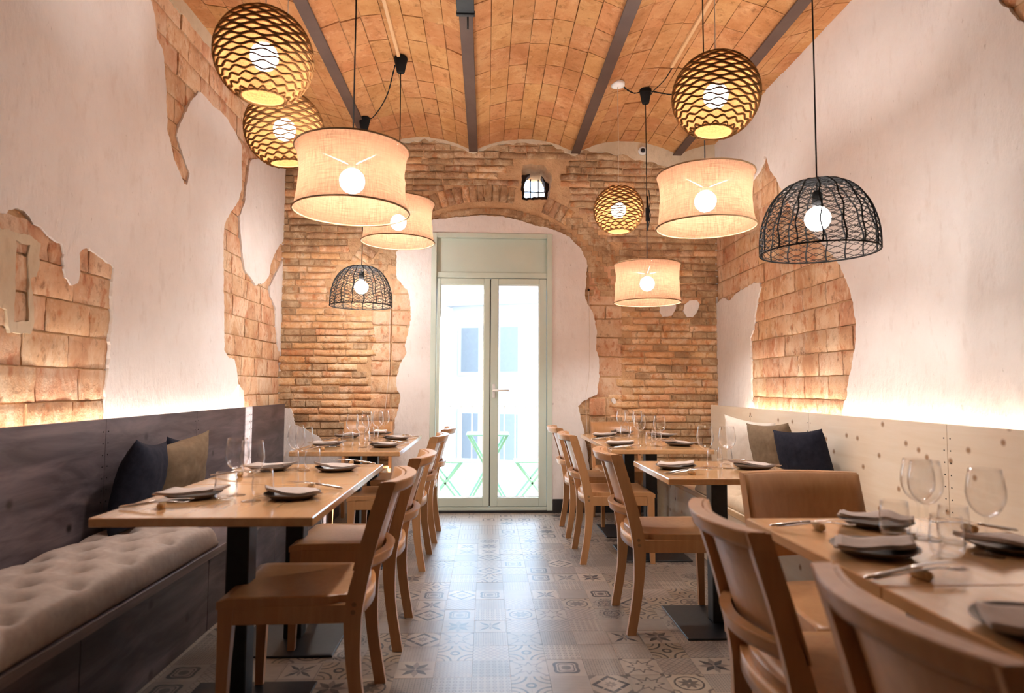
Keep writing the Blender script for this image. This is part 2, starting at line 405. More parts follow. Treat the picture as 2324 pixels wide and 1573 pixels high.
# floor tile prints: each a small drawing in the tile's own coordinates
def star(r, th, n, rm, wd):
    seg = 2*PI/n
    t = ((th*(1/seg)+.5).fr()-.5).abs()*seg
    return (t*r).lt(((r-rm).abs()*-1+rm)*wd)*r.gt(.06)
def tile_mat(i, base, dark, strength):
    m, nt, b = new_mat('tile_print_%d' % i)
    tc = nd(nt, 'TexCoord'); sp = nd(nt, 'SeparateXYZ'); nt.links.new(tc.outputs['Object'], sp.inputs[0])
    u = K(nt, sp.outputs[0])*(2/.155); v = K(nt, sp.outputs[1])*(2/.155)
    r = (u*u+v*v).sqrt(); th = v._m('ARCTAN2', u); au, av = u.abs(), v.abs()
    rc = ((1-au)*(1-au)+(1-av)*(1-av)).sqrt()
    if i == 0: k = star(r, th, 8, .46, .42); k = k*(1-(th*4).cos().gt(.0)*.45)
    elif i == 1:
        q = r*(1+.13*(th*4).cos()); k = q.band(.66, .085).mx(q.band(.45, .03)).mx(r.lt(.26)*.75)
    elif i == 2:
        d = au+av; k = d.band(.86, .13)*(au-av).abs().gt(.06); k = k.mx(star(r, th, 8, .18, .5)*.6).mx(d.gt(1.55)*.7)
    elif i == 3:
        k = ((u*3.5).fr()-.5).abs().lt(.06).mx(((u*3.5).fr()-.5).abs().gt(.38)*((v*5).fr()-.5).abs().lt(.2))
    elif i == 4: k = rc.band(.80, .06).mx(rc.band(.45, .05)*.8).mx(r.band(.22, .07)).mx((au*av).lt(.004)*r.lt(.8)*r.gt(.4)*.8)
    elif i == 5: k = (((u+v)*2.5).fr()-.5).abs().lt(.09).mx((((u-v)*2.5).fr()-.5).abs().lt(.09))
    elif i == 6: k = (((u*3).fr()-.5)*((u*3).fr()-.5)+((v*3).fr()-.5)*((v*3).fr()-.5)).sqrt().band(.26, .09)
    elif i == 7: k = ((v*6).fr()-.5).abs().lt(.1)*.7
    elif i == 8: k = star(r, th+PI/4, 4, .5, .26).mx(star(r, th, 4, .3, .3)*.7).mx(((au-.93).abs().lt(.03)).mx((av-.93).abs().lt(.03))*.5)
    elif i == 9:
        n = K(nt, noise_tex(nt, coords(nt, (1, 1, 1)), 70, 2, .5)); k = (r*(1+.06*(th*12).cos())).lt(.86)*((n-.5).abs().gt(.055).mx(r.band(.5, .05)))*(1-r.band(.62, .05)*.8)
    elif i == 10: k = r.band(.72, .05).mx(star(r, th+PI/8, 8, .3, .45)*.8).mx(rc.band(.3, .07)*.8)
    else: k = (r*(1-.25*(th*8).cos())).band(.5, .07).mx(rc.lt(.22)).mx(((au-av).abs().lt(.07))*r.gt(.7)*.8)
    wear = ramp(nt, noise_tex(nt, coords(nt, (1, 1, 1), True), 26, 5, .65), [(.3, (.75, .75, .75)), (.55, (1, 1, 1))])
    kk = K(nt, wear)*k*strength
    bc = ramp(nt, noise_tex(nt, coords(nt, (1, 1, 1), True), 18, 4), [(.3, tuple(q*.85 for q in base)), (.7, base)])
    bc = rnd_value(nt, bc, .8, 1.12)
    nt.links.new(mixc(nt, kk.s, bc, dark), b.inputs['Base Color'])
    b.inputs['Roughness'].default_value = .34; b.inputs['Specular IOR Level'].default_value = .5
    return m
_bases = [(.40, .345, .30), (.36, .315, .285), (.42, .36, .31), (.34, .295, .265), (.40, .33, .26), (.37, .32, .29), (.39, .345, .31), (.33, .29, .265), (.42, .365, .32), (.38, .34, .31), (.41, .35, .29), (.38, .33, .29)]
_bases = [(r*.86, g*.80, b*.745) for r, g, b in _bases]
_str = [.97, 1, 1, .62, .97, .5, .6, .4, .97, .9, .95, .7]
TILES = [tile_mat(i, _bases[i], (.035, .031, .036), _str[i]) for i in range(12)]
M['grout'] = plain('grout', (.31, .27, .24), .7)
# ------------------------------------------------------------------ the room shell
LX, RX, BY, FY = -1.92, 2.21, 5.98, -2.6         # wall planes; the camera stands at y = 0
ZB = 3.393                                       # underside of the ceiling beams
DX0, DX1, DZ = -.52, .615, 2.60                  # door opening
BEAMS = [-1.0928, -.137, .8394, 1.8201]
def vault_z(x):
    e = [LX]+BEAMS+[RX]
    if x <= BEAMS[0]:
        t = (BEAMS[0]-x)/(BEAMS[0]-LX); return ZB+.165*math.sin(min(t, 1)*PI*.5)
    if x >= BEAMS[-1]:
        t = (x-BEAMS[-1])/(RX-BEAMS[-1]); return ZB+.105*math.sin(min(t, 1)*PI*.5)
    for a, b in zip(BEAMS, BEAMS[1:]):
        if a <= x <= b:
            t = (x-a)/(b-a)*2-1; return ZB+.122*(1-t*t)
    return ZB

# floor: grout bed, patterned tiles
PITCH_T = .155
bm = B(); box(bm, (LX-.3, FY, -.12), (RX+.3, BY+.6, -.0025))
floor = tag(obj('floor', bm, M['grout']), 'floor of grey and tan patchwork-patterned square tiles', None, None, 'structure')
tile_me = []
for i in range(12):
    bm = B(); h = PITCH_T/2-.0004; box(bm, (-h, -h, -.006), (h, h, 0))
    me = bpy.data.meshes.new('tile'); bm.to_mesh(me); bm.free(); me.materials.append(TILES[i]); tile_me.append(me)
SPEC = {(0, 0): 1, (-4, 0): 0, (4, 0): 0, (2, 6): 1, (2, 4): 9, (1, -1): 2, (2, 2): 8, (3, 5): 2, (3, 1): 4, (3, -1): 10, (2, 8): 0, (1, 7): 6,
        (2, 0): 11, (1, 0): 3, (1, 1): 7, (2, 1): 3, (1, 2): 7, (2, 3): 7, (0, 2): 3, (-5, 1): 4, (-6, 0): 4, (-5, -1): 10, (-4, -1): 3, (4, 5): 4, (5, 3): 0, (4, 2): 6, (4, 1): 5, (4, -1): 3, (3, 0): 5, (1, 3): 6,
        (0, 1): 6, (0, -1): 7, (-1, 0): 11, (-2, 0): 6, (-7, 2): 10, (-3, 2): 11, (-3, 4): 1, (3, 6): 5, (4, 6): 5, (5, 6): 4}
rt = random.Random(3)
weights = [5, 5, 4, 13, 8, 9, 11, 12, 6, 4, 7, 10]
cells = []
for iy in range(-2, 23):
    for ix in range(-15, 13):
        x, y = .338+ix*PITCH_T, 2.706+iy*PITCH_T
        if x < LX-.08 or x > RX+.08 or y > BY+.03 or y < 2.3: continue
        k = SPEC.get((ix, iy)); k = rt.choices(range(12), weights)[0] if k is None else k
        seen = -1.32 < x < 1.50
        cells.append((not seen, y, x, k, rt.choice((0, 1, 2, 3))))
cells.sort()
rest = B()
for n, (hid, y, x, k, q) in enumerate(cells):
    if n < 298:
        o = bpy.data.objects.new('tile', tile_me[k]); link(o, floor); o.location = (x, y, rt.uniform(-.0004, .0004)); o.rotation_euler = (0, 0, q*PI/2)
    else:
        h = PITCH_T/2-.0009; box(rest, (x-h, y-h, -.006), (x+h, y+h, 0), mi=0)
for iy in range(-33, -2):
    for ix in range(-15, 13):
        x, y = .338+ix*PITCH_T, 2.706+iy*PITCH_T
        if LX-.08 < x < RX+.08: h = PITCH_T/2-.0009; box(rest, (x-h, y-h, -.006), (x+h, y+h, 0))
# far and unseen tiles: same prints, the drawing repeats on the tile grid
def rest_mat():
    m, nt, b = new_mat('tile_print_field')
    tc = nd(nt, 'TexCoord'); sp = nd(nt, 'SeparateXYZ'); nt.links.new(tc.outputs['Object'], sp.inputs[0])
    gx = (K(nt, sp.outputs[0])-(.338-PITCH_T/2))*(1/PITCH_T); gy = (K(nt, sp.outputs[1])-(2.706-PITCH_T/2))*(1/PITCH_T)
    u = gx.fr()*2-1; v = gy.fr()*2-1; r = (u*u+v*v).sqrt(); th = v._m('ARCTAN2', u)
    cx = nd(nt, 'CombineXYZ'); nt.links.new(gx._m('FLOOR').s, cx.inputs[0]); nt.links.new(gy._m('FLOOR').s, cx.inputs[1])
    wn = nd(nt, 'TexWhiteNoise'); nt.links.new(cx.outputs[0], wn.inputs['Vector']); w = K(nt, wn.outputs['Value'])
    q = r*(1+.13*(th*4).cos())
    rc = ((1-u.abs())*(1-u.abs())+(1-v.abs())*(1-v.abs())).sqrt()
    k = (q.band(.66, .08).mx(r.lt(.25)))*w.lt(.18)*.9
    k = k.mx(star(r, th, 8, .46, .42)*w.band(.28, .1)*.85)
    k = k.mx(rc.band(.8, .06).mx(r.band(.22, .07))*w.band(.48, .1)*.85)
    k = k.mx(((u*3.5).fr()-.5).abs().lt(.12)*w.band(.7, .12)*.4)
    k = k.mx((((u+v)*2.5).fr()-.5).abs().lt(.1)*w.gt(.82)*.35)
    nt.links.new(mixc(nt, k.s, (.32, .26, .215), (.035, .031, .036)), b.inputs['Base Color'])
    b.inputs['Roughness'].default_value = .34; b.inputs['Specular IOR Level'].default_value = .5; return m
tag(obj('tile_field', rest, rest_mat(), floor), kind='stuff')

# ceiling: brick-tile vaults between beams
bm = B()
xs = []
for a, b in zip([LX-.05]+BEAMS, BEAMS+[RX+.05]):
    n = 10; xs += [a+(b-a)*k/n for k in range(n)]
xs.append(RX+.05)
Vv = [[bm.verts.new((x, y, vault_z(x)+.016)) for x in xs] for y in (FY, 3.3, BY+.05)]
Vt = [[bm.verts.new((x, y, 3.75)) for x in xs] for y in (FY, 3.3, BY+.05)]
for j in range(2):
    for i in range(len(xs)-1):
        bm.faces.new((Vv[j][i], Vv[j][i+1], Vv[j+1][i+1], Vv[j+1][i])).smooth = True
        bm.faces.new((Vt[j][i], Vt[j+1][i], Vt[j+1][i+1], Vt[j][i+1]))
ceiling = tag(obj('ceiling', bm, M['vault_joint']), 'orange brick-tile vaulted ceiling spanning between dark beams', None, None, 'structure')
tl_me = []
rv = random.Random(11)
for i in range(6):
    bm = B(); box(bm, (-.5, -.5, 0), (.5, .5, 1), 0)
    for v in bm.verts: v.co += Vector((rv.uniform(-.012, .012), rv.uniform(-.006, .006), 0))
    bmesh.ops.bevel(bm, geom=[e for e in bm.edges if all(v.co.z < .5 for v in e.verts)], offset=.02, segments=1, affect='EDGES')
    me = bpy.data.meshes.new('tile'); bm.to_mesh(me); bm.free(); me.materials.append(M['vault_tile']); tl_me.append(me)
LT = .29
for bi, (a, b) in enumerate(zip([LX]+BEAMS, BEAMS+[RX])):
    a2, b2 = (a if bi == 0 else a+.02), (b if bi == 4 else b-.02)
    n = max(1, round((b2-a2)/.139))
    for j in range(9):
        y0 = BY-LT*(j+1)+(0 if j else 0)
        for i in range(n):
            x0, x1 = a2+(b2-a2)*i/n, a2+(b2-a2)*(i+1)/n
            p0, p1 = Vector((x0, 0, vault_z(x0))), Vector((x1, 0, vault_z(x1)))
            c = (p0+p1)/2; ang = math.atan2(p1.z-p0.z, p1.x-p0.x); L = (p1-p0).length
            o = bpy.data.objects.new('tile', rv.choice(tl_me)); link(o, ceiling)
            o.location = (c.x, y0+LT/2+(i % 2)*.012-.006, c.z+rv.uniform(-.004, .004)); o.rotation_euler = (rv.uniform(-.012, .012), -ang+rv.uniform(-.015, .015), 0)
            o.scale = (L-.003, LT-.0045, .03)
for i, x in enumerate(BEAMS):
    bm = B(); box(bm, (x-.042, FY, ZB-.012), (x+.042, BY, ZB), .003); box(bm, (x-.012, FY, ZB), (x+.012, BY, ZB+.15))
    tag(obj('trim_%d' % (i+1), bm, M['beam']), ['dark brown steel ceiling beam above the left lamps', 'dark brown steel ceiling beam left of the door with clamp', 'dark brown steel ceiling beam right of the barred hole', 'dark brown steel ceiling beam along the right wall'][i], None, None, 'structure')
    if i == 1:
        bm = B(); box(bm, (x-.055, 3.675, ZB-.03), (x+.055, 3.70, ZB+.0), .004); box(bm, (x-.052, 2.5, ZB-.02), (x+.052, 3.675, ZB-.0125), .002)
        tube(bm, [(x+.012, 3.70, ZB-.015), (x+.012, 3.73, ZB-.05), (x+.012, 3.735, ZB-.085)], .006, 6)
        obj('beam_clamp', bm, M['black_metal'], bpy.data.objects['trim_2'])

# wall at the back, with the door opening and the barred hole
def PB(off):
    return lambda u, v, d: Vector((u, BY+off+d, v))
def pxB(pts): return [(lambda p: (p.x, p.z))(on_y(x, y, BY)) for x, y in pts]
hole = rough(pxB([(1187, 374), (1207, 372), (1219, 375), (1235, 374), (1244, 387), (1252, 397), (1253, 413), (1249, 425), (1245, 452), (1213, 454), (1187, 452), (1182, 425), (1185, 407), (1184, 388)]), .012, .008, 5)
bm = B()
sheet(bm, [[(LX-.3, -.1), (RX+.3, -.1), (RX+.3, 3.75), (LX-.3, 3.75)], [(DX0, -.0), (DX1, -.0), (DX1, DZ), (DX0, DZ)], hole], PB(0), .5)
box(bm, (LX-.3, BY+.5, -.1), (DX0, BY+.52, 3.75)); box(bm, (DX1, BY+.5, -.1), (RX+.3, BY+.52, 2.72)); box(bm, (DX0, BY+.5, 2.61), (DX1-.3, BY+.52, 3.75)); box(bm, (DX1+.3, BY+.5, 2.72), (RX+.3, BY+.52, 3.75))
wall_back = tag(obj('wall_back', bm, M['mortar']), 'end wall of exposed old brick around the green balcony door', None, None, 'structure')
bm = B(); box(bm, (DX0, BY+.16, 2.145), (DX1, BY+.5, DZ+.1))
obj('shutter_box', bm, M['plaster'], wall_back)

# bricks of the back wall
door_patch = pxB([(985, 502), (1040, 494), (1100, 490), (1160, 497), (1215, 513), (1260, 524), (1290, 540), (1318, 566), (1331, 593), (1329, 640), (1327, 679), (1338, 698), (1350, 726), (1355, 755), (1350, 784), (1357, 812), (1358, 855), (1353, 893), (1329, 907), (1310, 922), (1317, 950), (1324, 981), (1330, 1010), (1336, 1060), (1345, 1140), (1345, 1170)])
door_patch += [(DX1, -.05), (DX1, DZ), (DX0, DZ), (DX0, -.05)]
door_patch += pxB([(880, 1170), (878, 1100), (890, 1030), (896, 985), (897, 950), (905, 930), (909, 902), (901, 877), (901, 857), (909, 828), (923, 804), (921, 784), (927, 759), (933, 727), (932, 686), (925, 658), (901, 633), (899, 605), (901, 574), (916, 545), (948, 516)])
dp = rough(door_patch, .016, .008, 1)
# straight edges stay straight where the plaster meets the frame
def snap(p):
    x, z = p
    if abs(x-DX0) < .03 and z < DZ+.01: return (DX0, z)
    if abs(x-DX1) < .03 and z < DZ+.01: return (DX1, z)
    return p
dp = [snap(p) for p in dp]
corner_patch = rough([(LX-.02, -.05)]+[(LX-.02, on_y(640, 928, BY).z)]+pxB([(650, 926), (663, 928), (666, 942), (672, 964), (704, 980), (734, 998), (770, 1015), (800, 1060), (815, 1120), (820, 1170)]), .016, .009, 2)
blobs = [rough(pxB([(1494, 695), (1500, 688), (1520, 688), (1532, 694), (1530, 706), (1522, 718), (1502, 719), (1495, 710)]), .01, .006, 3),
         rough(pxB([(1552, 693), (1562, 683), (1580, 682), (1586, 692), (1580, 708), (1570, 722), (1556, 720), (1548, 706)]), .01, .006, 4),
         rough(pxB([(1386, 906), (1391, 902), (1397, 908), (1398, 915), (1392, 917), (1387, 912)]), .01, .003, 6)]
strip_top, strip_low = [], []
xx = LX
while xx < RX:
    strip_top.append((xx, vault_z(xx)+.03)); strip_low.append((xx, vault_z(xx)-.028-.022*noise.noise(Vector((xx*6, 1, 2)))-.02*noise.noise(Vector((xx*19, 4, 2))))); xx += .02
# broad plaster beside the camera, top right
def strip_drop(x): return 0
low2 = []
for x, z in strip_low:
    if x > .98:
        q = on_y(1430, 352, BY).x
        t = max(0, min(1, (x-.98)/.45)); z = min(z, vault_z(x)-.05-t*.12-.03*noise.noise(Vector((x*11, 7, 1))))
    low2.append((x, z))
strip = strip_top+low2[::-1]
def back_covered(u, v):
    return any(inside((u, v), L) for L in [dp, corner_patch, strip]+blobs) or (DX0 < u < DX1 and v < DZ) or inside((u, v), hole)
for L, nm in [(dp, 'plaster'), (corner_patch, 'plaster_patch'), (strip, 'plaster_strip')]+[(b_, 'plaster_patch') for b_ in blobs]:
    bm = B(); sheet(bm, [L], PB(-.032), .04); obj(nm, bm, M['plaster_cream'] if nm == 'plaster_strip' else M['plaster'], wall_back)

rb = random.Random(5)
def rock_mesh(mat, jit, bev, nm):
    out = []
    for i in range(9):
        bm = B(); nu, nv = 6, 3; G = []
        sx = rb.uniform(0, 50)
        for a in range(nu+1):
            row_ = []
            for c in range(nv+1):
                u, v = a/nu-.5, c/nv-.5; e = max(abs(u)*2 if abs(u) > .4 else 0, abs(v)*2)
                du = jit[0]*noise.noise(Vector((v*3, sx, 1)))*(abs(u) > .45)*2; dv = jit[2]*noise.noise(Vector((u*5, sx, 2)))*(abs(v) > .45)*2
                y = -.5+jit[1]*1.6*noise.noise(Vector((u*4, v*3, sx)))+(bev if (a in (0, nu) or c in (0, nv)) else 0)*(.7+.6*rb.random())
                row_.append(bm.verts.new((u+du, y, v+dv)))
            G.append(row_)
        for a in range(nu):
            for c in range(nv): bm.faces.new((G[a][c], G[a+1][c], G[a+1][c+1], G[a][c+1])).smooth = True
        per = [G[a][0] for a in range(nu+1)]+[G[nu][c] for c in range(1, nv+1)]+[G[a][nv] for a in range(nu-1, -1, -1)]+[G[0][c] for c in range(nv-1, 0, -1)]
        bk = [bm.verts.new((v.co.x, .5, v.co.z)) for v in per]
        for q in range(len(per)): bm.faces.new((per[(q+1) % len(per)], per[q], bk[q], bk[(q+1) % len(per)]))
        me = bpy.data.meshes.new(nm); bm.to_mesh(me); bm.free(); me.materials.append(mat); out.append(me)
    return out
brick_me = rock_mesh(M['brick'], (.018, .10, .07), .09, 'brick'); brickg_me = rock_mesh(M['brick_grey'], (.02, .12, .09), .11, 'brick')
block_me = rock_mesh(M['block'], (.012, .07, .02), .05, 'block')
# arch ring over the door
A_, B_, C_ = [Vector(q) for q in pxB([(901, 574), (1112, 490), (1330, 600)])]
def circum(a, b, c):
    d = 2*(a.x*(b.y-c.y)+b.x*(c.y-a.y)+c.x*(a.y-b.y))
    ux = (a.length_squared*(b.y-c.y)+b.length_squared*(c.y-a.y)+c.length_squared*(a.y-b.y))/d
    uy = (a.length_squared*(c.x-b.x)+b.length_squared*(a.x-c.x)+c.length_squared*(b.x-a.x))/d
    return Vector((ux, uy))
AC = circum(A_, B_, C_); AR = (A_-AC).length
BD = .05       # brick depth
pieces = []    # (visible area, x, z, w, h, rot, kind)
ANG = 1.22
def in_ring(x, z, m=0):
    d = Vector((x, z))-AC; return AR-.05-m < d.length < AR+.30+m and abs(math.atan2(d.x, d.y)) < ANG
n = int(2*ANG*(AR+.13)/.068)
for i in range(n):
    a = -ANG+2*ANG*(i+.5)/n
    for k, (r0, r1) in enumerate(((AR-.04, AR+.125), (AR+.135, AR+.30))):
        rm = (r0+r1)/2; x, z = AC.x+rm*math.sin(a), AC.y+rm*math.cos(a)
        if z < 3.5: pieces.append((x, z, r1-r0-.008, 2*ANG*rm/n-.008, PI/2-a, 'ring'))
row = 0; z = .04
while z < 3.56:
    hgt = .066*(1+.06*rb.uniform(-1, 1)); x = LX+rb.uniform(-.28, 0); tiltrow = rb.uniform(-.006, .006)
    while x < RX:
        w = rb.choice((.29, .29, .29, .145, .27))*rb.uniform(.94, 1.05)
        cx, cz = x+w/2, z+hgt/2
        if cx+w/2 > LX and cx-w/2 < RX+.05 and not in_ring(cx, cz, .02): pieces.append((cx, cz, w-.011, hgt-.010, tiltrow+rb.uniform(-.008, .008), 'course'))
        x += w
    z += hgt
jl0, jl1 = on_y(842, 800, BY).x, on_y(935, 800, BY).x
jr0, jr1 = on_y(1335, 800, BY).x, on_y(1412, 800, BY).x
jt = on_y(1380, 640, BY).z
def in_jamb(x, z): return z < jt and (jl0 < x < jl1 or jr0 < x < jr1)
pieces = [p for p in pieces if not (p[5] == 'course' and in_jamb(p[0], p[1]))]
for x0, x1 in ((jl0, jl1), (jr0, jr1)):
    z = .02
    while z < jt:
        h = rb.uniform(.13, .2); k = rb.choice((1, 2)); x = x0
        for q in range(k):
            w = (x1-x0)/k; pieces.append((x+w/2, z+h/2, w-.015, h-.015, rb.uniform(-.01, .01), 'jamb')); x += w
        z += h
hole_c = sum((Vector(q) for q in hole), Vector((0, 0)))/len(hole)
hole_big = [tuple(hole_c+(Vector(q)-hole_c)*1.04) for q in hole]
def vis_share(x, z, w, h, r):
    s = 0; c_, s_ = math.cos(r), math.sin(r)
    for i in (-.4, 0, .4):
        for j in (-.35, .35):
            u, v = x+w*i*c_-h*j*s_, z+w*i*s_+h*j*c_
            if not back_covered(u, v) and LX < u < RX and v < vault_z(max(LX, min(RX, u))): s += 1
    return s/6
scored = []
for p in pieces:
    v = vis_share(*p[:5])
    if any(inside((p[0]+p[2]*i, p[1]+p[3]*j), hole_big) for i in (-.5, -.25, 0, .25, .5) for j in (-.5, 0, .5)): continue
    if v > 0:
        low = .25 if p[1] < .85 else 1
        scored.append((v*p[2]*p[3]*low, p))
scored.sort(key=lambda q: -q[0])
stuff = B()
for n_, (s_, (x, z, w, h, r, kd)) in enumerate(scored):
    dep_ = rb.uniform(-.007, .006)
    grey = z > 2.45+.3*noise.noise(Vector((x*2, z*2, 0))) or (z > 1.9 and x > 1.3)  # darker, greyer bricks towards the top and upper right
    if n_ < 298:
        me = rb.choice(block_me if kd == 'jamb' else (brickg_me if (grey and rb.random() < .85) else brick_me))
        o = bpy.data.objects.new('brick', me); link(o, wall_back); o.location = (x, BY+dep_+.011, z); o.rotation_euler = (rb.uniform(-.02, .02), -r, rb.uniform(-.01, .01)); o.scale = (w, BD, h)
    else:
        box(stuff, (x-w/2, BY-.018+dep_, z-h/2), (x+w/2, BY+.03, z+h/2), .004)
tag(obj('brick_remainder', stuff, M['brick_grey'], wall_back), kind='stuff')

# side walls: clay block masonry under a plaster coat with hacked openings
def side_wall(name, X, sgn, loops, label, seed, islands=()):
    P = lambda off: (lambda u, v, d: Vector((X+sgn*(d-off), u, v)))
    bm = B(); box(bm, (min(X, X+sgn*.3), FY, -.1), (max(X, X+sgn*.3), BY+.1, 3.75))
    w = tag(obj(name, bm, M['mortar']), label, None, None, 'structure')
    outer = [(FY, 0), (BY, 0), (BY, 3.74), (FY, 3.74)]
    L = [outer]+[rough(q, .016, .009, seed+i) for i, q in enumerate(loops)]
    for q in L[1:]:
        for i, (a, b) in enumerate(q): q[i] = (min(max(a, FY+.01), BY-.004), min(max(b, .01), 3.735))
    isl = [rough(q, .014, .008, seed+50+i) for i, q in enumerate(islands)]
    bm = B(); sheet(bm, L, P(.022), .025)
    if sgn < 0: bmesh.ops.reverse_faces(bm, faces=bm.faces[:])
    obj('plaster', bm, M['plaster'], w)
    for q in isl:
        bm = B(); sheet(bm, [q], P(.017), .025)
        if sgn < 0: bmesh.ops.reverse_faces(bm, faces=bm.faces[:])
        obj('plaster_patch', bm, M['plaster_cream'], w)
    rs = random.Random(seed); z = .93; row = 0; H = .152
    while z < 3.7:
        y = 1.2+(row % 2)*.15
        while y < BY:
            l = .30*rs.uniform(.93, 1.05); pts = [(y+l*i, z+H*j) for i in (.08, .5, .92) for j in (.15, .5, .85)]
            if any(any(inside(p, q) for q in L[1:]) for p in pts):
                o = bpy.data.objects.new('block', rs.choice(block_me)); link(o, w)
                o.location = (X+sgn*(.014+rs.uniform(-.004, .005)), y+l/2, z+H/2); o.rotation_euler = (0, 0, -sgn*PI/2); o.rotation_euler.x = 0
                o.scale = (l-.009, .05, H-.009)
            y += l
        z += H; row += 1
    return w
def pxL(pts): return [(lambda p: (p.y, p.z))(on_x(x, y, LX)) for x, y in pts]
def pxR(pts): return [(lambda p: (p.y, p.z))(on_x(x, y, RX)) for x, y in pts]
bareA = pxL([(-200, 470), (0, 481), (7, 474), (27, 471), (43, 479), (55, 491), (65, 509), (82, 515), (99, 533), (127, 553), (134, 577), (134, 611), (137, 632), (151, 647), (165, 642), (171, 618), (171, 577), (177, 569), (192, 563), (209, 575), (233, 594), (249, 608), (245, 632), (244, 680), (245, 714), (240, 766), (242, 783), (237, 828), (228, 886), (227, 948), (225, 1010), (-200, 1010)])
bareB = pxL([(325, -90), (334, 0), (344, 43), (349, 89), (360, 112), (369, 185), (370, 251), (372, 298), (387, 360), (410, 417), (417, 420), (422, 393), (410, 357), (400, 331), (392, 307), (400, 284), (410, 264), (426, 231), (443, 207), (456, 215), (476, 241), (506, 264), (529, 304), (542, 331), (542, 374), (542, 427), (537, 453), (516, 483), (502, 512), (500, 549), (502, 715), (502, 796), (513, 811), (526, 815), (531, 844), (535, 870), (546, 885), (548, 918), (550, 1010)])
bareB += [(BY-.006, .95), (BY-.006, on_y(640, 800, BY).z)]
bareB += pxL([(627, 797), (622, 752), (621, 700), (608, 674), (606, 649), (621, 622)])
bareB += [(BY-.006, on_y(640, 590, BY).z), (BY-.006, on_y(640, 545, BY).z)]
bareB += pxL([(623, 564), (610, 597), (605, 626), (594, 641), (575, 647), (564, 630), (549, 612), (544, 575), (540, 527), (538, 490), (549, 460), (553, 420), (562, 367), (582, 357), (600, 344), (628, 345)])
bareB += [(BY-.006, 3.36), (BY-.006, 3.73), (3.2, 3.73)]
ring_out = pxL([(-60, 505), (0, 520), (30, 530), (60, 538), (82, 552), (80, 590), (70, 628), (57, 634), (64, 680), (65, 730), (58, 758), (10, 756), (4, 700), (-60, 690)])
ring_in = pxL([(24, 543), (57, 556), (52, 580), (53, 632), (55, 690), (53, 728), (19, 730), (21, 680), (22, 584)])
cove = [(3.0, 3.46)]+[(3.0+.1*i, 3.46+.012*noise.noise(Vector((i*.9, 3, 3)))) for i in range(1, 30)]+[(BY-.01, 3.46), (BY-.01, 3.73), (3.0, 3.73)]
wall_left = side_wall('wall_left', LX, -1, [bareA, bareB], 'left wall of white plaster hacked open to old clay blocks', 20, [cove])
bm = B(); sheet(bm, [rough(ring_out, .014, .008, 91), rough(ring_in, .014, .006, 92)], lambda u, v, d: Vector((LX+.022-d, u, v)), .03)
bmesh.ops.reverse_faces(bm, faces=bm.faces[:]); obj('plaster_patch', bm, M['plaster_cream'], wall_left)
bareR = [(BY-.006, on_y(1632, 690, BY).z), (BY-.006, on_y(1632, 430, BY).z)]
bareR += pxR([(1660, 436), (1690, 425), (1710, 413), (1726, 393), (1736, 370), (1743, 345), (1748, 364), (1753, 390), (1769, 407), (1776, 426), (1800, 470), (1855, 535), (1904, 586), (1918, 616), (1935, 653), (1944, 686), (1950, 730), (1950, 778), (1944, 808), (1937, 841), (1929, 896), (1918, 940), (1915, 1010), (1722, 1010), (1719, 926), (1712, 907), (1710, 859), (1710, 815), (1708, 767), (1716, 749), (1719, 712), (1723, 679), (1732, 653), (1729, 644), (1716, 642), (1697, 653), (1679, 664), (1660, 684), (1646, 675)])
bareR2 = pxR([(2262, -60), (2280, 0), (2290, 12), (2308, 33), (2324, 46), (2420, 110), (2420, -90)])
wall_right = side_wall('wall_right', RX, 1, [bareR, bareR2], 'right wall of white plaster with a large bare brick patch', 60)
bm = B(); box(bm, (LX-.3, FY-.2, -.1), (RX+.3, FY, 3.75))
tag(obj('wall_front', bm, M['brick_grey']), 'unseen wall closing the room behind the camera, dark to weaken bounced light', None, None, 'structure')  # unseen wall added for bounced light, coloured dark to keep the bounce low
# black skirting and threshold
bm = B(); box(bm, (DX1+.005, BY-.046, 0), (RX-.12, BY-.032, .125), .003)
tag(obj('baseboard_back', bm, M['black_base']), 'black skirting board along the back wall right of the door', None, None, 'structure')
bm = B(); box(bm, (DX0-.03, BY-.045, -.004), (DX1+.004, BY+.10, .022), .004)
tag(obj('trim_5', bm, M['black_base']), 'black threshold strip under the balcony door', None, None, 'structure')

# barred hole
hc = on_y(1212, 428, BY+.42)
wd = thing('window_1', None, None, (0, 0, 0)); tag(wd, 'small hacked hole in the brick wall with iron bars', None, None, 'structure')
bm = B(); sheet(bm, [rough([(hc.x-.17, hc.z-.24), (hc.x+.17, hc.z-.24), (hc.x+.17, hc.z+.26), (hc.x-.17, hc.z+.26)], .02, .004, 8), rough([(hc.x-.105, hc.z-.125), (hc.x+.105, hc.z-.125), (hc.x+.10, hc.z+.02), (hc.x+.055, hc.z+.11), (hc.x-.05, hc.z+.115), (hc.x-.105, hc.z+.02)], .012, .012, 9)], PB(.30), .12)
obj('stone_frame', bm, M['shaded_hole'], wd)
for dx in (-.035, .045):
    bm = B(); tube(bm, [(hc.x+dx, BY+.44, hc.z-.25), (hc.x+dx, BY+.44, hc.z+.27)], .007, 6); obj('bar', bm, M['black'], wd)
bm = B(); tube(bm, [(hc.x-.18, BY+.445, hc.z-.03), (hc.x+.18, BY+.445, hc.z-.03)], .006, 6); obj('bar', bm, M['black'], wd)

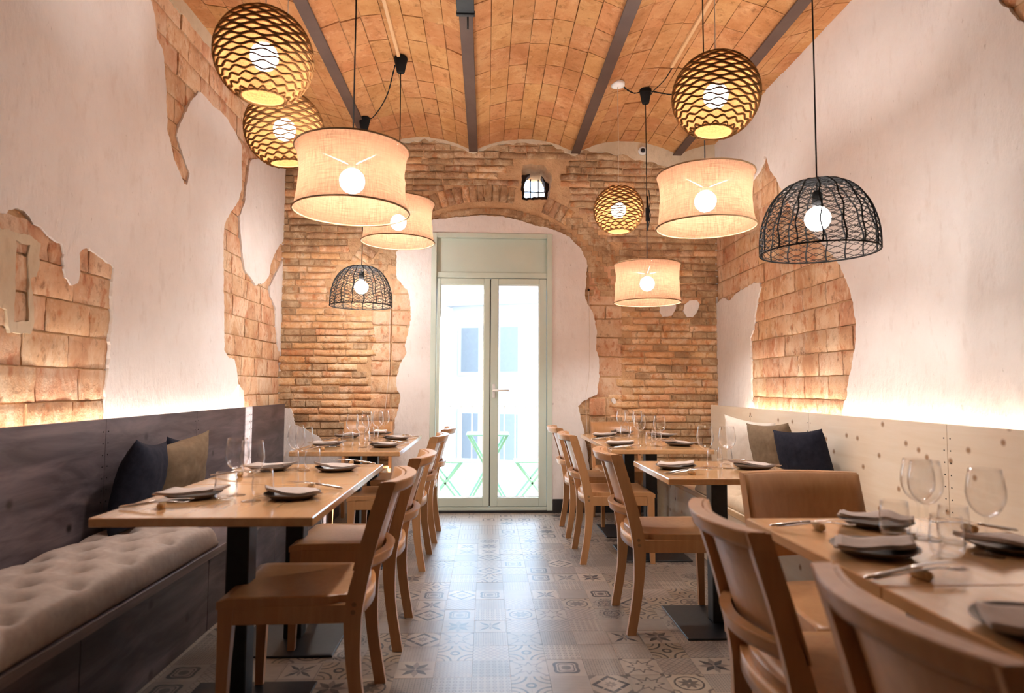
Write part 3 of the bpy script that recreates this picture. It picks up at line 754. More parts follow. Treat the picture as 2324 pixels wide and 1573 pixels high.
# balcony door: fixed frame, transom panel, two glazed leaves
door = thing('door_1', None, None, (0, BY, 0)); tag(door, 'sage green double balcony door with glass panes', None, None, 'structure')
g = M['green_paint']
for x0, x1, z0, z1 in ((DX0, DX0+.05, .02, DZ), (DX1-.05, DX1, .02, DZ), (DX0+.05, DX1-.05, DZ-.045, DZ)):
    bm = B(); box(bm, (x0, -.045, z0), (x1, .07, z1), .004); obj('frame', bm, g, door)
bm = B(); box(bm, (DX0+.05, -.03, .02), (DX1-.05, .07, .052), .003); obj('sill_rail', bm, g, door)
bm = B(); box(bm, (DX0+.05, -.025, 2.175), (DX1-.05, .07, 2.23), .004); obj('transom_rail', bm, g, door)
bm = B(); box(bm, (DX0+.05, .0, 2.23), (DX1-.05, .05, DZ-.045), .002); obj('transom_panel', bm, g, door)
XM = .035
for k, (x0, x1, g0, g1) in enumerate(((DX0+.055, XM-.004, -.432, -.025), (XM+.004, DX1-.055, .108, .492))):
    bm = B(); z0, z1, gz0, gz1 = .055, 2.17, .137, 2.112; y0, y1 = -.03-.0*k, .04
    for a, b, c, d in ((x0, g0, z0, z1), (g1, x1, z0, z1), (g0, g1, z0, gz0), (g0, g1, gz1, z1)): box(bm, (a, y0, c), (b, y1, d), .004)
    leaf = obj('door_leaf', bm, g, door)
    bm = B(); box(bm, (g0-.004, .008, gz0-.004), (g1+.004, .013, gz1+.004)); obj('pane', bm, M['glass'], leaf)
    bm = B()
    for a, b, c, d in ((g0, g0+.006, gz0, gz1), (g1-.006, g1, gz0, gz1), (g0, g1, gz0, gz0+.006), (g0, g1, gz1-.006, gz1)): box(bm, (a, -.005, c), (b, .008, d))
    obj('glazing_bead', bm, M['white_plastic'], leaf)
    for hz in (.30, 1.1, 1.62, 1.92):
        bm = B(); xh = x0-.012 if k == 0 else x1+.012; tube(bm, [(xh, -.036, hz-.06), (xh, -.036, hz+.06)], .008, 8); obj('hinge', bm, g, leaf)
bm = B(); hz = on_y(1125, 886, BY).z; hx = XM+.035
box(bm, (hx-.014, -.042, hz-.07), (hx+.014, -.03, hz+.06), .004); tube(bm, [(hx, -.04, hz), (hx, -.075, hz), (hx+.012, -.082, hz), (hx+.14, -.082, hz)], .010, 8)
obj('handle', bm, M['white_plastic'], door)
bm = B(); box(bm, (XM-.004, -.02, .06), (XM+.004, .03, 2.165)); obj('gap_shade', bm, M['black'], door)  # black strip standing in for the shaded gap between the leaves
# ------------------------------------------------------------------ benches
def bench(name, label, x_back, x_front, x_wall, y0, y1, ztop, zs, ply_m, edge_m, panels):
    s = 1 if x_back > 0 else -1
    t = thing(name, label, 'bench', ((x_back+x_front)/2, (y0+y1)/2, 0)); L = Vector(t.location)
    def part(nm, lo, hi, m, bev=.002, par=None):
        lo = Vector(lo); hi = Vector(hi); a = Vector((min(lo.x, hi.x), lo.y, lo.z))-L; b = Vector((max(lo.x, hi.x), hi.y, hi.z))-L
        bm = B(); box(bm, a, b, bev); return obj(nm, bm, m, par or t)
    ys = [y0]+panels+[y1]
    for a, b in zip(ys, ys[1:]):
        p = part('backrest_panel', (x_back, a+.0008, zs-.02), (x_back+s*.02, b-.0008, ztop), ply_m)
        bm = B()
        for yy in (a+.02, b-.02):
            if y0+.1 < yy < y1-.1:
                for k in range(9):
                    z = zs+.12+k*.055
                    if z < ztop-.02: tube(bm, [Vector((x_back-s*.0015, yy, z))-L, Vector((x_back+s*.001, yy, z))-L], .0035, 6)
        if bm.verts: obj('nail_heads', bm, M['black'], p)
        else: bm.free()
    part('seat_board', (x_front, y0, zs-.03), (x_back, y1, zs), ply_m, .003)
    part('edge_strip', (x_front-s*.004, y0, zs-.034), (x_front, y1, zs), edge_m, .001)
    for a, b in zip(ys, ys[1:]):
        part('front_panel', (x_front+s*.012, a+.001, .0), (x_front+s*.03, b-.001, zs-.03), ply_m, .002)
    return t
bench_l = bench('bench', 'dark stained plywood bench along the left wall', -1.81, -1.295, LX, .35, BY-.13, .995, .375, M['dark_ply'], M['grey_edge'], [1.22, 2.18, 3.14, 4.10, 5.02])
bench_r = bench('bench', 'pale knotty plywood bench along the right wall', 2.10, 1.475, RX, .35, BY-.06, .995, .425, M['pale_ply'], M['pale_edge'], [1.6, 2.85, 4.10, 5.02])
# light tape on the wall behind each backrest
for X, nm, lab in ((-1.868, -1, 'glowing warm light tape behind the dark bench backrest'), (2.158, 1, 'glowing warm light tape behind the pale bench backrest')):
    t = thing('led_strip', lab, 'light strip', (X, 3.1, .875))
    bm = B(); box(bm, (-.018, -2.7, -.008), (.018, 2.16, 0), .001); obj('channel', bm, M['white_plastic'], t)
    bm = B(); box(bm, (-.006, -2.68, .0005), (.006, 2.14, .003)); obj('tape', bm, M['led'], t)
    bm = B()
    for yy in (-2.5, -1.25, 0, 1.25, 2.1): box(bm, (-.034 if nm < 0 else -.038, yy-.02, -.03), (.0385 if nm < 0 else .034, yy+.02, -.009))
    obj('bracket', bm, M['white_plastic'], t)

# tufted seat pads
def tufted(name, label, cx, y0, y1, w, zb, h, mat, sp=.155, seed=0):
    t = thing(name, label, 'cushion', (cx, (y0+y1)/2, zb))
    n = int((y1-y0)/.016); m = 46; L = y1-y0; R = []
    tufts = []
    nr = max(2, round(w/sp))
    for j in range(int(L/sp)+2):
        for i in range(nr+1):
            tx = -w/2+(i+.5*(j % 2))*w/nr; ty = -L/2+j*sp
            if abs(tx) < w/2-.03 and abs(ty) < L/2-.03: tufts.append((tx, ty))
    def dip(x, y):
        dmin = sorted((math.hypot(x-a, y-b) for a, b in tufts if abs(y-b) < sp*1.3))[:2]
        if not dmin: return 0
        d = dmin[0]; g = .034*math.exp(-(d/.026)**2)+.024*math.exp(-(d/.06)**2)
        if len(dmin) > 1: g += .016*math.exp(-((dmin[1]-dmin[0])/.022)**2)*max(0, 1-d/.13)
        return g
    for i in range(n+1):
        y = -L/2+L*i/n; e = min(1, (min(i, n-i)/n*L)/.05); sc = (1-(1-e)**2)**.5*.35+.65 if e < 1 else 1; ez = max(.12, (1-(1-e)**2)**.5)
        r = []
        for k in range(m):                                   # top from one side to the other
            q = -1+2*k/(m-1); x = q*w/2*(.95+.05*sc); pz = max(0, 1-abs(q)**7)**.5
            z = h*(.12+.88*pz*ez)-dip(x, y)*pz
            x += .005*noise.noise(Vector((z*40, y*11+seed, 3)))
            r.append((x, y, max(z, .012)+.005*noise.noise(Vector((x*11, y*11, seed)))*pz))
        r += [(w/2*.97, y, 0), (-w/2*.97, y, 0)]
        r = r[::-1]
        R.append(r)
    bm = B(); rings(bm, R); obj('pad', bm, mat, t)
    bm = B()
    for a, b in tufts: bmesh.ops.create_icosphere(bm, subdivisions=1, radius=.007, matrix=Matrix.Translation((a, b, h-.05)))
    tag(obj('tuft_buttons', bm, mat, t), kind='stuff'); return t
tufted('seat_cushion', 'long greige tufted seat pad at the near end of the dark bench', -1.555, .55, 3.25, .50, .375, .125, M['greige'], seed=1)
tufted('seat_cushion', 'cream tufted seat pad on the pale bench', 1.785, 2.2, 4.55, .60, .425, .10, M['cream_cotton'], seed=2)

# scatter cushions
def pillow(label, mat, loc, rot, s=.42, th=.085, seed=0):
    t = thing('throw_pillow', label, 'pillow', loc, 0, 'throw pillows on the benches'); t.rotation_euler = rot
    n = 22; bm = B(); sides = []
    for sg in (1, -1):
        g = []
        for i in range(n+1):
            r = []
            for j in range(n+1):
                u, v = i/n*2-1, j/n*2-1
                pin = 1-.10*(1-u*u)*abs(v)**3 ; pin2 = 1-.10*(1-v*v)*abs(u)**3
                x, z = u*s/2*pin2, v*s/2*pin
                d = max(0, (1-abs(u)**2.2)*(1-abs(v)**2.2))**.5*th
                d += .009*noise.noise(Vector((u*3+seed*5, v*3, sg)))*d/th+.005*noise.noise(Vector((u*9, v*4+seed, sg)))*d/th
                r.append((x, sg*d, z))
            g.append(r)
        sides.append(g)
    V = []
    for sg, g in zip((1, -1), sides):
        A = [[None]*(n+1) for _ in range(n+1)]
        for i in range(n+1):
            for j in range(n+1):
                if sg < 0 and (i in (0, n) or j in (0, n)): A[i][j] = V[0][i][j]
                else: A[i][j] = bm.verts.new(g[i][j])
        V.append(A)
        for i in range(n):
            for j in range(n):
                q = (A[i][j], A[i+1][j], A[i+1][j+1], A[i][j+1]); bm.faces.new(q if sg < 0 else q[::-1]).smooth = True
    obj('cover', bm, mat, t); return t
pillow('dark navy pillow leaning on the dark bench backrest', M['navy'], (-1.655, 3.16, .675), (.20, .10, 1.75), .44, seed=1)
pillow('olive brown pillow behind the navy one on the dark bench', M['olive'], (-1.665, 3.57, .67), (.22, -.12, 1.38), .43, seed=2)
pillow('dark navy pillow mostly hidden behind the olive one on the dark bench', M['navy'], (-1.715, 3.70, .655), (.12, .10, 1.50), .42, .06, seed=6)
pillow('white pillow at the back of the group on the pale bench', M['white_cloth'], (1.93, 4.62, .72), (.20, .10, -1.05), .44, seed=3)
pillow('olive brown pillow between the white and navy ones', M['olive'], (1.945, 4.28, .715), (.22, -.06, -1.30), .42, seed=4)
pillow('dark navy pillow in front on the pale bench', M['navy'], (1.945, 3.86, .705), (.22, -.08, -1.28), .41, seed=5)

# ------------------------------------------------------------------ tables
TS = .6827; TLX = -.5333-TS/2; TRX = .8141+TS/2; TZ = .75
def make_table(label, x, y, sx=TS):
    t = thing('pedestal_table', label, 'table', (x, y, 0), 0, 'square pedestal tables'); h = TS/2-.0015
    bm = B(); box(bm, (-h, -h, TZ-.028), (h, h, TZ), .0025); obj('tabletop', bm, M['table_wood'], t)
    bm = B(); box(bm, (-.04, -.04, .009), (.04, .04, TZ-.034), .004); obj('column', bm, M['black_metal'], t)
    bm = B(); box(bm, (-.225, -.225, 0), (.225, .225, .009), .003); obj('base_plate', bm, M['black_metal'], t)
    bm = B(); box(bm, (-.18, -.18, TZ-.034), (.18, .18, TZ-.028)); obj('mount_plate', bm, M['black_metal'], t)
    return t
# key -> (x, centre y, phrase)
TAB = {'L1': (TLX, 2.032+TS/2, 'first dark-bench table'), 'L2': (TLX, 2.032+TS*1.5, 'second dark-bench table'), 'L3': (TLX, 4.028+TS/2, 'third dark-bench table'), 'L4': (TLX, 4.028+TS*1.5, 'fourth dark-bench table'),
       'R1': (TRX, 1.9957-TS*1.5, 'nearest pale-bench table'), 'R2': (TRX, 1.9957-TS/2, 'second pale-bench table'), 'R3': (TRX, 2.849+TS/2, 'third pale-bench table'), 'R4': (TRX, 4.1547+TS/2, 'fourth pale-bench table'), 'R5': (TRX, 4.1547+TS*1.5, 'fifth pale-bench table')}
TLAB = {'L1': 'square beech table nearest the camera in front of the dark bench', 'L2': 'square beech table second from the camera on the dark bench side', 'L3': 'square beech table third from the camera on the dark bench side', 'L4': 'square beech table farthest from the camera on the dark bench side',
        'R1': 'square beech table cropped at the lower right corner', 'R2': 'square beech table with three place settings at the right foreground', 'R3': 'lone square beech table in the middle of the pale bench row', 'R4': 'square beech table fourth along the pale bench', 'R5': 'square beech table farthest along the pale bench'}
for k, (x, y, ph) in TAB.items(): make_table(TLAB[k], x, y)

# ------------------------------------------------------------------ chairs (local: sitter faces +y)
def make_chair():
    t = bpy.data.objects.new('dining_chair', None); COL.objects.link(t); W = .205
    def yb(z):                                        # centre line of the rear posts
        return spl(z)
    pts = spline([(0, -.245, 0), (0, -.212, .20), (0, -.203, .36), (0, -.212, .46), (0, -.252, .62), (0, -.318, .835)], 25)
    def spl(z):
        for a, b in zip(pts, pts[1:]):
            if a.z <= z <= b.z: return a.y+(b.y-a.y)*(z-a.z)/max(1e-6, b.z-a.z)
        return pts[-1].y
    for s in (-1, 1):
        bm = B(); R = []
        for i, p in enumerate(pts):
            a = pts[max(0, i-1)]; b = pts[min(len(pts)-1, i+1)]; d = (b-a).normalized(); nrm = Vector((0, d.z, -d.y))
            hd = .021+.008*math.exp(-((p.z-.43)/.16)**2); tx = .0125
            if i == 0 or i == len(pts)-1: nrm = Vector((0, 1, 0))
            x0, x1 = s*W-tx, s*W+tx
            R.append([Vector((x0, p.y, p.z))-nrm*hd, Vector((x1, p.y, p.z))-nrm*hd, Vector((x1, p.y, p.z))+nrm*hd, Vector((x0, p.y, p.z))+nrm*hd])
        rings(bm, R, smooth=False)
        leg = obj('leg', bm, M['beech'], t)
        bm = B()
        for z in (.413, .438): tube(bm, [(s*(W+.0120), spl(z), z), (s*(W+.0132), spl(z), z)], .008, 10)
        obj('joint_plug', bm, M['rim'], leg)
        bm = B(); R = []
        for z, hw, oy in ((0, .0125, .012), (.25, .016, .006), (.44, .021, 0)):
            cx, cy = s*(.198+.004*(1-z/.44)), .205+oy-.0
            R.append([(cx-hw, cy-hw*1.25, z), (cx+hw, cy-hw*1.25, z), (cx+hw, cy+hw*1.1, z), (cx-hw, cy+hw*1.1, z)])
        rings(bm, R, smooth=False); obj('leg', bm, M['beech'], t)
        bm = B(); box(bm, (s*.205-.011, -.19, .378), (s*.205+.011, .20, .438), .002); obj('side_rail', bm, M['beech'], t)
    bm = B(); box(bm, (-.195, .205, .385), (.195, .225, .438), .002); obj('front_rail', bm, M['beech'], t)
    bm = B(); slab(bm, lambda u, v: (-.193+.386*u, -.212-.030*(1-(2*u-1)**2), .385+.053*v), 12, 1, (0, .02, 0)); obj('back_rail', bm, M['beech'], t)
    def seat(u, v):
        x = (u-.5)*(.442-.028*(1-v)); y = -.185+.418*v - (1-v)**6*.042*(1-(2*u-1)**2)
        if v < .12 and abs(2*u-1) > .88: x *= .93
        return (x, y, .462-.010*math.sin(PI*min(1, v*1.0))*(1-(2*u-1)**2)-.008*max(0, (v-.9)/.1)**2)
    bm = B(); slab(bm, seat, 14, 14, (0, 0, -.024)); obj('seat', bm, M['beech'], t)
    def bowed(z0, z1, half, th, out, nm, bow=.052, off=0):
        bm = B()
        def P(u, v):
            x = (2*u-1)*half; z = z0+(z1-z0)*v
            return (x, spl(z)+off-bow*(1-(2*u-1)**2), z)
        slab(bm, P, 18, 4, lambda u, v: Vector((0, th, 0)))
        bmesh.ops.recalc_face_normals(bm, faces=bm.faces[:]); obj(nm, bm, M['beech'], t)
    bowed(.548, .8345, W+.0125, .011, 0, 'backrest', .050, .0215)
    bowed(.797, .838, W+.0135, .036, 0, 'top_rail', .056, -.0150)
    bowed(.545, .585, W-.0115, .032, 0, 'lower_rail', .060, -.012)
    return t
chair0 = make_chair(); first = [True]
def chair(label, x, y, rz, group='beech dining chairs'):
    o = chair0 if first[0] else copy_tree(chair0); first[0] = False
    o.location = (x, y, 0); o.rotation_euler = (0, 0, rz); tag(o, label, 'chair', group)
CL, CR = PI/2, -PI/2
chair('beech chair nearest the camera on the left of the aisle', -.645, 2.385, CL+.03)
chair('second beech chair from the camera left of the aisle', -.625, 3.10, CL)
chair('third beech chair from the camera left of the aisle', -.635, 4.32, CL-.02)
chair('farthest beech chair left of the aisle beside the door', -.62, 5.03, CL)
chair('cropped beech chair in the bottom right corner, top rail foremost', .935, .955, CR)
chair('large beech chair second from the camera right of the aisle', .925, 1.625, CR-.03)
chair('third beech chair from the camera right of the aisle, fully visible', .935, 3.245, CR-.02)
chair('fourth beech chair from the camera right of the aisle', .885, 4.44, CR)
chair('farthest beech chair right of the aisle beside the door', .88, 5.17, CR)
chair('beech chair facing the camera at the head of the second pale-bench table', 1.182, 2.085, PI, )
chair('beech head chair against the back wall left of the door', -1.05, 5.52, PI)
chair('beech head chair against the back wall right of the door', 1.17, 5.52, PI)
# ------------------------------------------------------------------ tableware prototypes (origin on the table top)
def proto(name, *parts):
    """parts: (part name, bmesh, material); one part -> a single mesh, several -> an Empty with parts"""
    if len(parts) == 1: o = obj(name, parts[0][1], parts[0][2])
    else:
        o = bpy.data.objects.new(name, None); o.empty_display_size = .02; COL.objects.link(o)
        for nm, bm, m in parts: obj(nm, bm, m, o)
    return o
def p_wine():
    a = B(); lathe(a, [(.0001, .0045), (.012, .0042), (.030, .0015), (.0335, .0008), (.0335, 0), (.0001, 0)], 28)
    b = B(); lathe(b, [(.010, .004), (.0052, .010), (.0038, .02), (.0036, .06), (.0042, .085), (.008, .096)], 16)
    prof = [(.0001, .094), (.010, .0955), (.022, .102), (.033, .115), (.0405, .133), (.0425, .150), (.0415, .168), (.038, .190), (.0345, .212)]
    c = B(); lathe(c, prof+[(r-.0013, z) for r, z in prof[::-1] if r > .003], 36)
    return proto('wine_glass', ('foot', a, M['drink_glass']), ('stem', b, M['drink_glass']), ('bowl', c, M['drink_glass']))
def p_tumbler():
    prof = [(.0001, 0), (.024, .0004), (.031, .004), (.0365, .015), (.039, .03), (.0385, .045), (.0365, .065), (.0335, .098)]
    c = B(); lathe(c, prof+[(max(.0001, r-.0014), z+(.007 if z < .02 else 0)) for r, z in prof[::-1]], 36)
    return proto('tumbler', ('bowl', c, M['drink_glass']))
def p_plate():
    c = B(); lathe(c, [(.0001, .004), (.058, .004), (.075, .008), (.098, .020), (.1005, .0205), (.1005, .0185), (.08, .006), (.066, .0015), (.062, 0), (.0001, 0)], 44)
    return proto('plate', ('dish', c, M['stoneware']))
def p_napkin(k):
    bm = B()
    for li, (zo, sc, sh) in enumerate(((0, 1, 0), (.0052, .96, .004))):
        def P(u, v):
            x, y = (u-.5)*.195*sc+sh, (v-.5)*(.105 if k != 2 else .095)*sc
            r = math.hypot(x, y); z = .0225+zo+.010*max(0, (r-.05)/.07)**1.5*(1 if k != 1 else .6)
            z += .0035*math.sin(x*38+k*2)*math.cos(y*30+k)+.003*noise.noise(Vector((x*25, y*25, k*3)))
            if k == 1: z += .010*max(0, x/.1)**2-.004*max(0, -x/.1)
            if k == 2: z += .012*math.exp(-((x-.03)/.03)**2)
            return (x+y*.55*(k == 0)-y*.45*(k == 1), y+.12*x*(k == 1)+.006*math.sin(x*40+k), z)
        slab(bm, P, 16, 10, (0, 0, -.0042))
    bmesh.ops.recalc_face_normals(bm, faces=bm.faces[:])
    return proto('napkin', ('cloth', bm, M['napkin']))
def loft(bm, secs):
    R = []
    for x, y, z, w, h in secs:
        R.append([(x, y+w*math.cos(2*PI*k/8), z+h*math.sin(2*PI*k/8)) for k in range(8)])
    rings(bm, R)
def p_knife():      # lies along x, blade towards +x; rests on a cork at x ~ .035
    a = B(); loft(a, [(-.11, .004, .006, .003, .002), (-.105, .003, .0075, .0075, .004), (-.07, 0, .0125, .0065, .0045), (-.03, 0, .0185, .005, .004), (.0, 0, .0225, .0058, .0042)])
    b = B(); loft(b, [(.0, 0, .0225, .0045, .0018), (.02, .002, .0255, .0095, .0009), (.06, .003, .029, .0105, .0008), (.10, .002, .029, .008, .0007), (.122, -.002, .0285, .001, .0004)])
    return proto('table_knife', ('handle', a, M['steel']), ('blade', b, M['steel']))
def p_fork():
    a = B(); loft(a, [(-.10, 0, .005, .003, .0015), (-.095, 0, .006, .007, .002), (-.06, 0, .011, .005, .0022), (.0, 0, .0215, .0028, .002), (.04, 0, .026, .004, .0018), (.055, 0, .0255, .010, .0014), (.068, 0, .024, .011, .0011)])
    b = B()
    for k in range(4):
        y = -.0085+k*.00567; loft(b, [(.066, y, .0242, .0018, .0011), (.09, y, .022, .0016, .001), (.108, y, .0245, .0006, .0006)])
    return proto('fork', ('handle', a, M['steel']), ('tines', b, M['steel']))
def p_cork():
    c = B(); r = .0105; R = []
    for x, q in ((-.023, .0), (-.022, .9), (-.02, 1), (.02, 1), (.022, .9), (.023, 0)):
        R.append([(x, r*q*math.cos(2*PI*k/16), r+r*q*math.sin(2*PI*k/16)) for k in range(16)])
    rings(c, R, cap=False); return proto('cork_rest', ('body', c, M['cork']))
PROTO = {'wine_glass': p_wine(), 'tumbler': p_tumbler(), 'plate': p_plate(), 'table_knife': p_knife(), 'fork': p_fork(), 'cork_rest': p_cork()}
NAPK = [p_napkin(k) for k in range(3)]
used = {}
def put(kind, p, rz, label, cat, group, src=None):
    s = src or PROTO[kind]; key = s.name
    o = s if key not in used else copy_tree(s); used[key] = 1
    o.location = p; o.rotation_euler = (0, 0, rz); tag(o, label, cat, group); return o
def setting(tab, side, plate_px, rest_px, wine_px, tumb_px, rz, nap=0, nrz=0, extra_rest=True):
    """side names the seat; each argument is where that thing stands in the photograph"""
    ph = TAB[tab][2]; nm = {'bench': 'bench side', 'aisle': 'aisle side', 'head': 'head end', 'wall': 'far end'}[side]
    z = TZ
    if plate_px:
        p = on_z(*plate_px, z+.004); p.z = z
        put('plate', p, 0, 'brown stoneware plate at the %s of the %s' % (nm, ph), 'plate', 'brown stoneware plates')
        q = p.copy()
        put('napkin', q, rz+nrz, 'folded taupe napkin at the %s of the %s' % (nm, ph), 'napkin', 'folded taupe napkins', NAPK[nap])
    if rest_px:
        p = on_z(*rest_px, z+.01); p.z = z
        put('cork_rest', p, rz+PI/2+.15, 'cork cutlery rest at the %s of the %s' % (nm, ph), 'cutlery rest', 'cork cutlery rests')
        d = Vector((math.cos(rz), math.sin(rz), 0)); s = Vector((-d.y, d.x, 0))
        put('table_knife', p-d*.022+s*.006, rz+.05, 'steel table knife at the %s of the %s' % (nm, ph), 'knife', 'steel table knives')
        put('fork', p-d*.015-s*.011, rz-.10, 'steel fork at the %s of the %s' % (nm, ph), 'fork', 'steel forks')
    if wine_px:
        p = on_z(*wine_px, z); put('wine_glass', p, 0, 'empty stemmed wine glass at the %s of the %s' % (nm, ph), 'wine glass', 'stemmed wine glasses')
    if tumb_px:
        p = on_z(*tumb_px, z); put('tumbler', p, 0, 'clear stemless water glass at the %s of the %s' % (nm, ph), 'water glass', 'stemless water glasses')
E1 = 0            # knife handle to the left (-x), blade to the right
setting('L1', 'bench', (437, 1127), (366, 1147), (536, 1124), (512, 1133), .12, 0, .25)
setting('L1', 'aisle', (664, 1127), (706, 1104), (570, 1137), (596, 1126), PI-.16, 1, .1)
setting('L2', 'bench', (612, 1065), (545, 1077), (671, 1064), (660, 1069), .06, 0, .15)
setting('L2', 'aisle', (764, 1066), (797, 1050), (689, 1069), (709, 1064), PI-.1, 1, .1)
setting('L3', 'bench', (742, 1011), (733, 1018), (799, 1010), (789, 1013), .1, 0, .1)
setting('L3', 'aisle', (873, 1013), (888, 1004), (822, 1016), (826, 1012), PI-.1, 1, .1)
setting('L4', 'bench', (788, 992), (770, 998), (832, 996), (838, 1000), .1, 2, .2)
setting('L4', 'aisle', (900, 997), (915, 990), (857, 998), (848, 994), PI-.1, 1, .1)
setting('L4', 'wall', (862, 985), None, (871, 992), None, PI/2, 0, .1)
setting('R2', 'aisle', (1985, 1252), (2090, 1303), (2105, 1225), (2150, 1262), .12, 0, -.15)
setting('R2', 'wall', (1987, 1190), (1858, 1195), (2087, 1216), (2031, 1218), -.22, 2, -.4)
setting('R2', 'bench', (2297, 1245), (2200, 1199), (2243, 1262), (2166, 1232), PI-.06, 1, .1)
setting('R3', 'aisle', (1534, 1062), (1570, 1072), (1601, 1061), (1622, 1063), .1, 0, .1)
setting('R3', 'bench', (1712, 1062), (1672, 1049), (1651, 1063), (1645, 1054), PI-.1, 1, -.1)
setting('R4', 'aisle', (1407, 1010), (1426, 1016), (1452, 1009), (1477, 1012), .06, 0, .1)
setting('R4', 'bench', (1543, 1010), (1515, 1001), (1497, 1013), (1490, 1004), PI-.1, 1, .1)
setting('R5', 'aisle', (1372, 990), (1380, 996), (1410, 989), (1418, 994), .06, 0, .1)
setting('R5', 'bench', (1503, 990), (1475, 986), (1447, 992), (1440, 996), PI-.1, 1, .1)
setting('R5', 'wall', (1412, 983), None, (1428, 986), None, PI/2, 2, .1)
setting('R1', 'bench', (2365, 1432), None, None, None, PI, 0, 0)

# ------------------------------------------------------------------ pendant lamps
def bulb_parts(t, zc, r=.048, sock=M['black'], bm_='bulb'):
    bm = B(); prof = [(.0001, -r)]+[(r*math.sin(PI*k/10), -r*math.cos(PI*k/10)) for k in range(1, 10)]+[(.012, r*.99)]
    lathe(bm, prof, 16, (0, 0, zc)); obj('bulb', bm, M[bm_], t)
    bm = B(); lathe(bm, [(.0001, r+.075), (.012, r+.074), (.021, r+.06), (.022, r+.006), (.0165, r-.002), (.0001, r-.002)], 18, (0, 0, zc)); obj('socket', bm, sock, t)
def cord_cap(t, z_from, z_ceil, black=True, cap=True, adj=False, cap_r=.048):
    m = M['black'] if black else M['white_cord']
    bm = B(); tube(bm, [(0, 0, z_from), (.002, 0, (z_from+z_ceil)/2), (0, 0, z_ceil-.02)], .0034 if black else .0022, 8); c = obj('cord', bm, m, t)
    if adj:
        bm = B(); tube(bm, [(.004, -.004, adj-.02), (.006, -.006, adj+.25)], .007, 8); box(bm, (-.008, -.016, adj+.05), (.02, .004, adj+.16), .004)
        tube(bm, [(.012, 0, adj+.12), (.03, 0, adj+.2), (.02, 0, adj+.3)], .003, 6); tube(bm, [(.012, 0, adj+.2), (.03, -.004, adj+.1), (.012, 0, adj)], .003, 6)
        obj('cord_grip', bm, m, c)
    if cap == 'rose':
        bm = B(); lathe(bm, [(.0001, z_ceil-.028), (.03, z_ceil-.028), (.052, z_ceil-.02), (.054, z_ceil+.004), (.0001, z_ceil+.004)], 28); obj('ceiling_rose', bm, M['white_plastic'], t)
    elif cap:
        bm = B(); lathe(bm, [(.0001, z_ceil-.115), (.022, z_ceil-.115), (.028, z_ceil-.11), (cap_r, z_ceil-.012), (cap_r-.004, z_ceil), (.0001, z_ceil)], 24); obj('ceiling_cap', bm, M['black'], t)
# rope bands of the globe shade, shared by all globes (unit radius .2)
GR = .2; NW = 14; NB = 19
band_me = []
for i in range(NB):
    zc = -.172+.352*i/(NB-1); pitch = .352/(NB-1); bm = B(); R = []; n = NW*9
    r0 = math.sqrt(max(0, GR*GR-zc*zc))
    for k in range(n):
        th = 2*PI*k/n; a = (1 if i % 2 else -1)*pitch*.25*math.cos(NW*th)
        z = zc+a; r = math.sqrt(max(.0009, GR*GR-z*z)); tx = Vector((math.cos(th), math.sin(th), 0))
        wd_ = .007; hh = .0044
        sl = z/GR; nrm = Vector((tx.x*math.sqrt(1-sl*sl), tx.y*math.sqrt(1-sl*sl), sl)); up = Vector((-tx.x*sl, -tx.y*sl, math.sqrt(1-sl*sl)))
        c = tx*r+Vector((0, 0, z))
        R.append([c+nrm*.002-up*hh, c+nrm*.002+up*hh, c-nrm*wd_+up*hh*.8, c-nrm*wd_-up*hh*.8])
    rings(bm, R, loop=True); me = bpy.data.meshes.new('rope_band'); bm.to_mesh(me); bm.free(); me.materials.append(M['fibre']); band_me.append(me)
def globe(label, loc, D, tilt=(0, 0), cap=None, black=False):
    t = thing('pendant_lamp', label, 'lamp', loc, random.uniform(0, 1), 'pendant lamps'); sc = D/.4
    for me in band_me:
        o = bpy.data.objects.new('rope_band', me); link(o, t); o.scale = (sc, sc, sc); o.rotation_euler = (tilt[0], tilt[1], 0)
    bm = B(); n_ = 24; lathe(bm, [(.192*sc*math.sin(a_), -.192*sc*math.cos(a_)) for a_ in [.44+(PI-.44-.25)*q/n_ for q in range(n_+1)]], 40); o = obj('netting', bm, M['lining'], t); o.rotation_euler = (tilt[0], tilt[1], 0)
    bm = B(); lathe(bm, [(.09*sc, -.178*sc), (.094*sc, -.172*sc), (.09*sc, -.166*sc), (.084*sc, -.172*sc)], 36, loop=True); o = obj('bottom_ring', bm, M['fibre'], t); o.rotation_euler = (tilt[0], tilt[1], 0)
    bm = B(); lathe(bm, [(.05*sc, .186*sc), (.053*sc, .191*sc), (.02*sc, .196*sc), (.004, .197*sc)], 30); obj('top_cap', bm, M['fibre'], t)
    bulb_parts(t, .0, .056, M['black'], 'bulb_mid')
    cord_cap(t, .1, vault_z(loc[0])-loc[2]-.004, black, cap or 'rose')
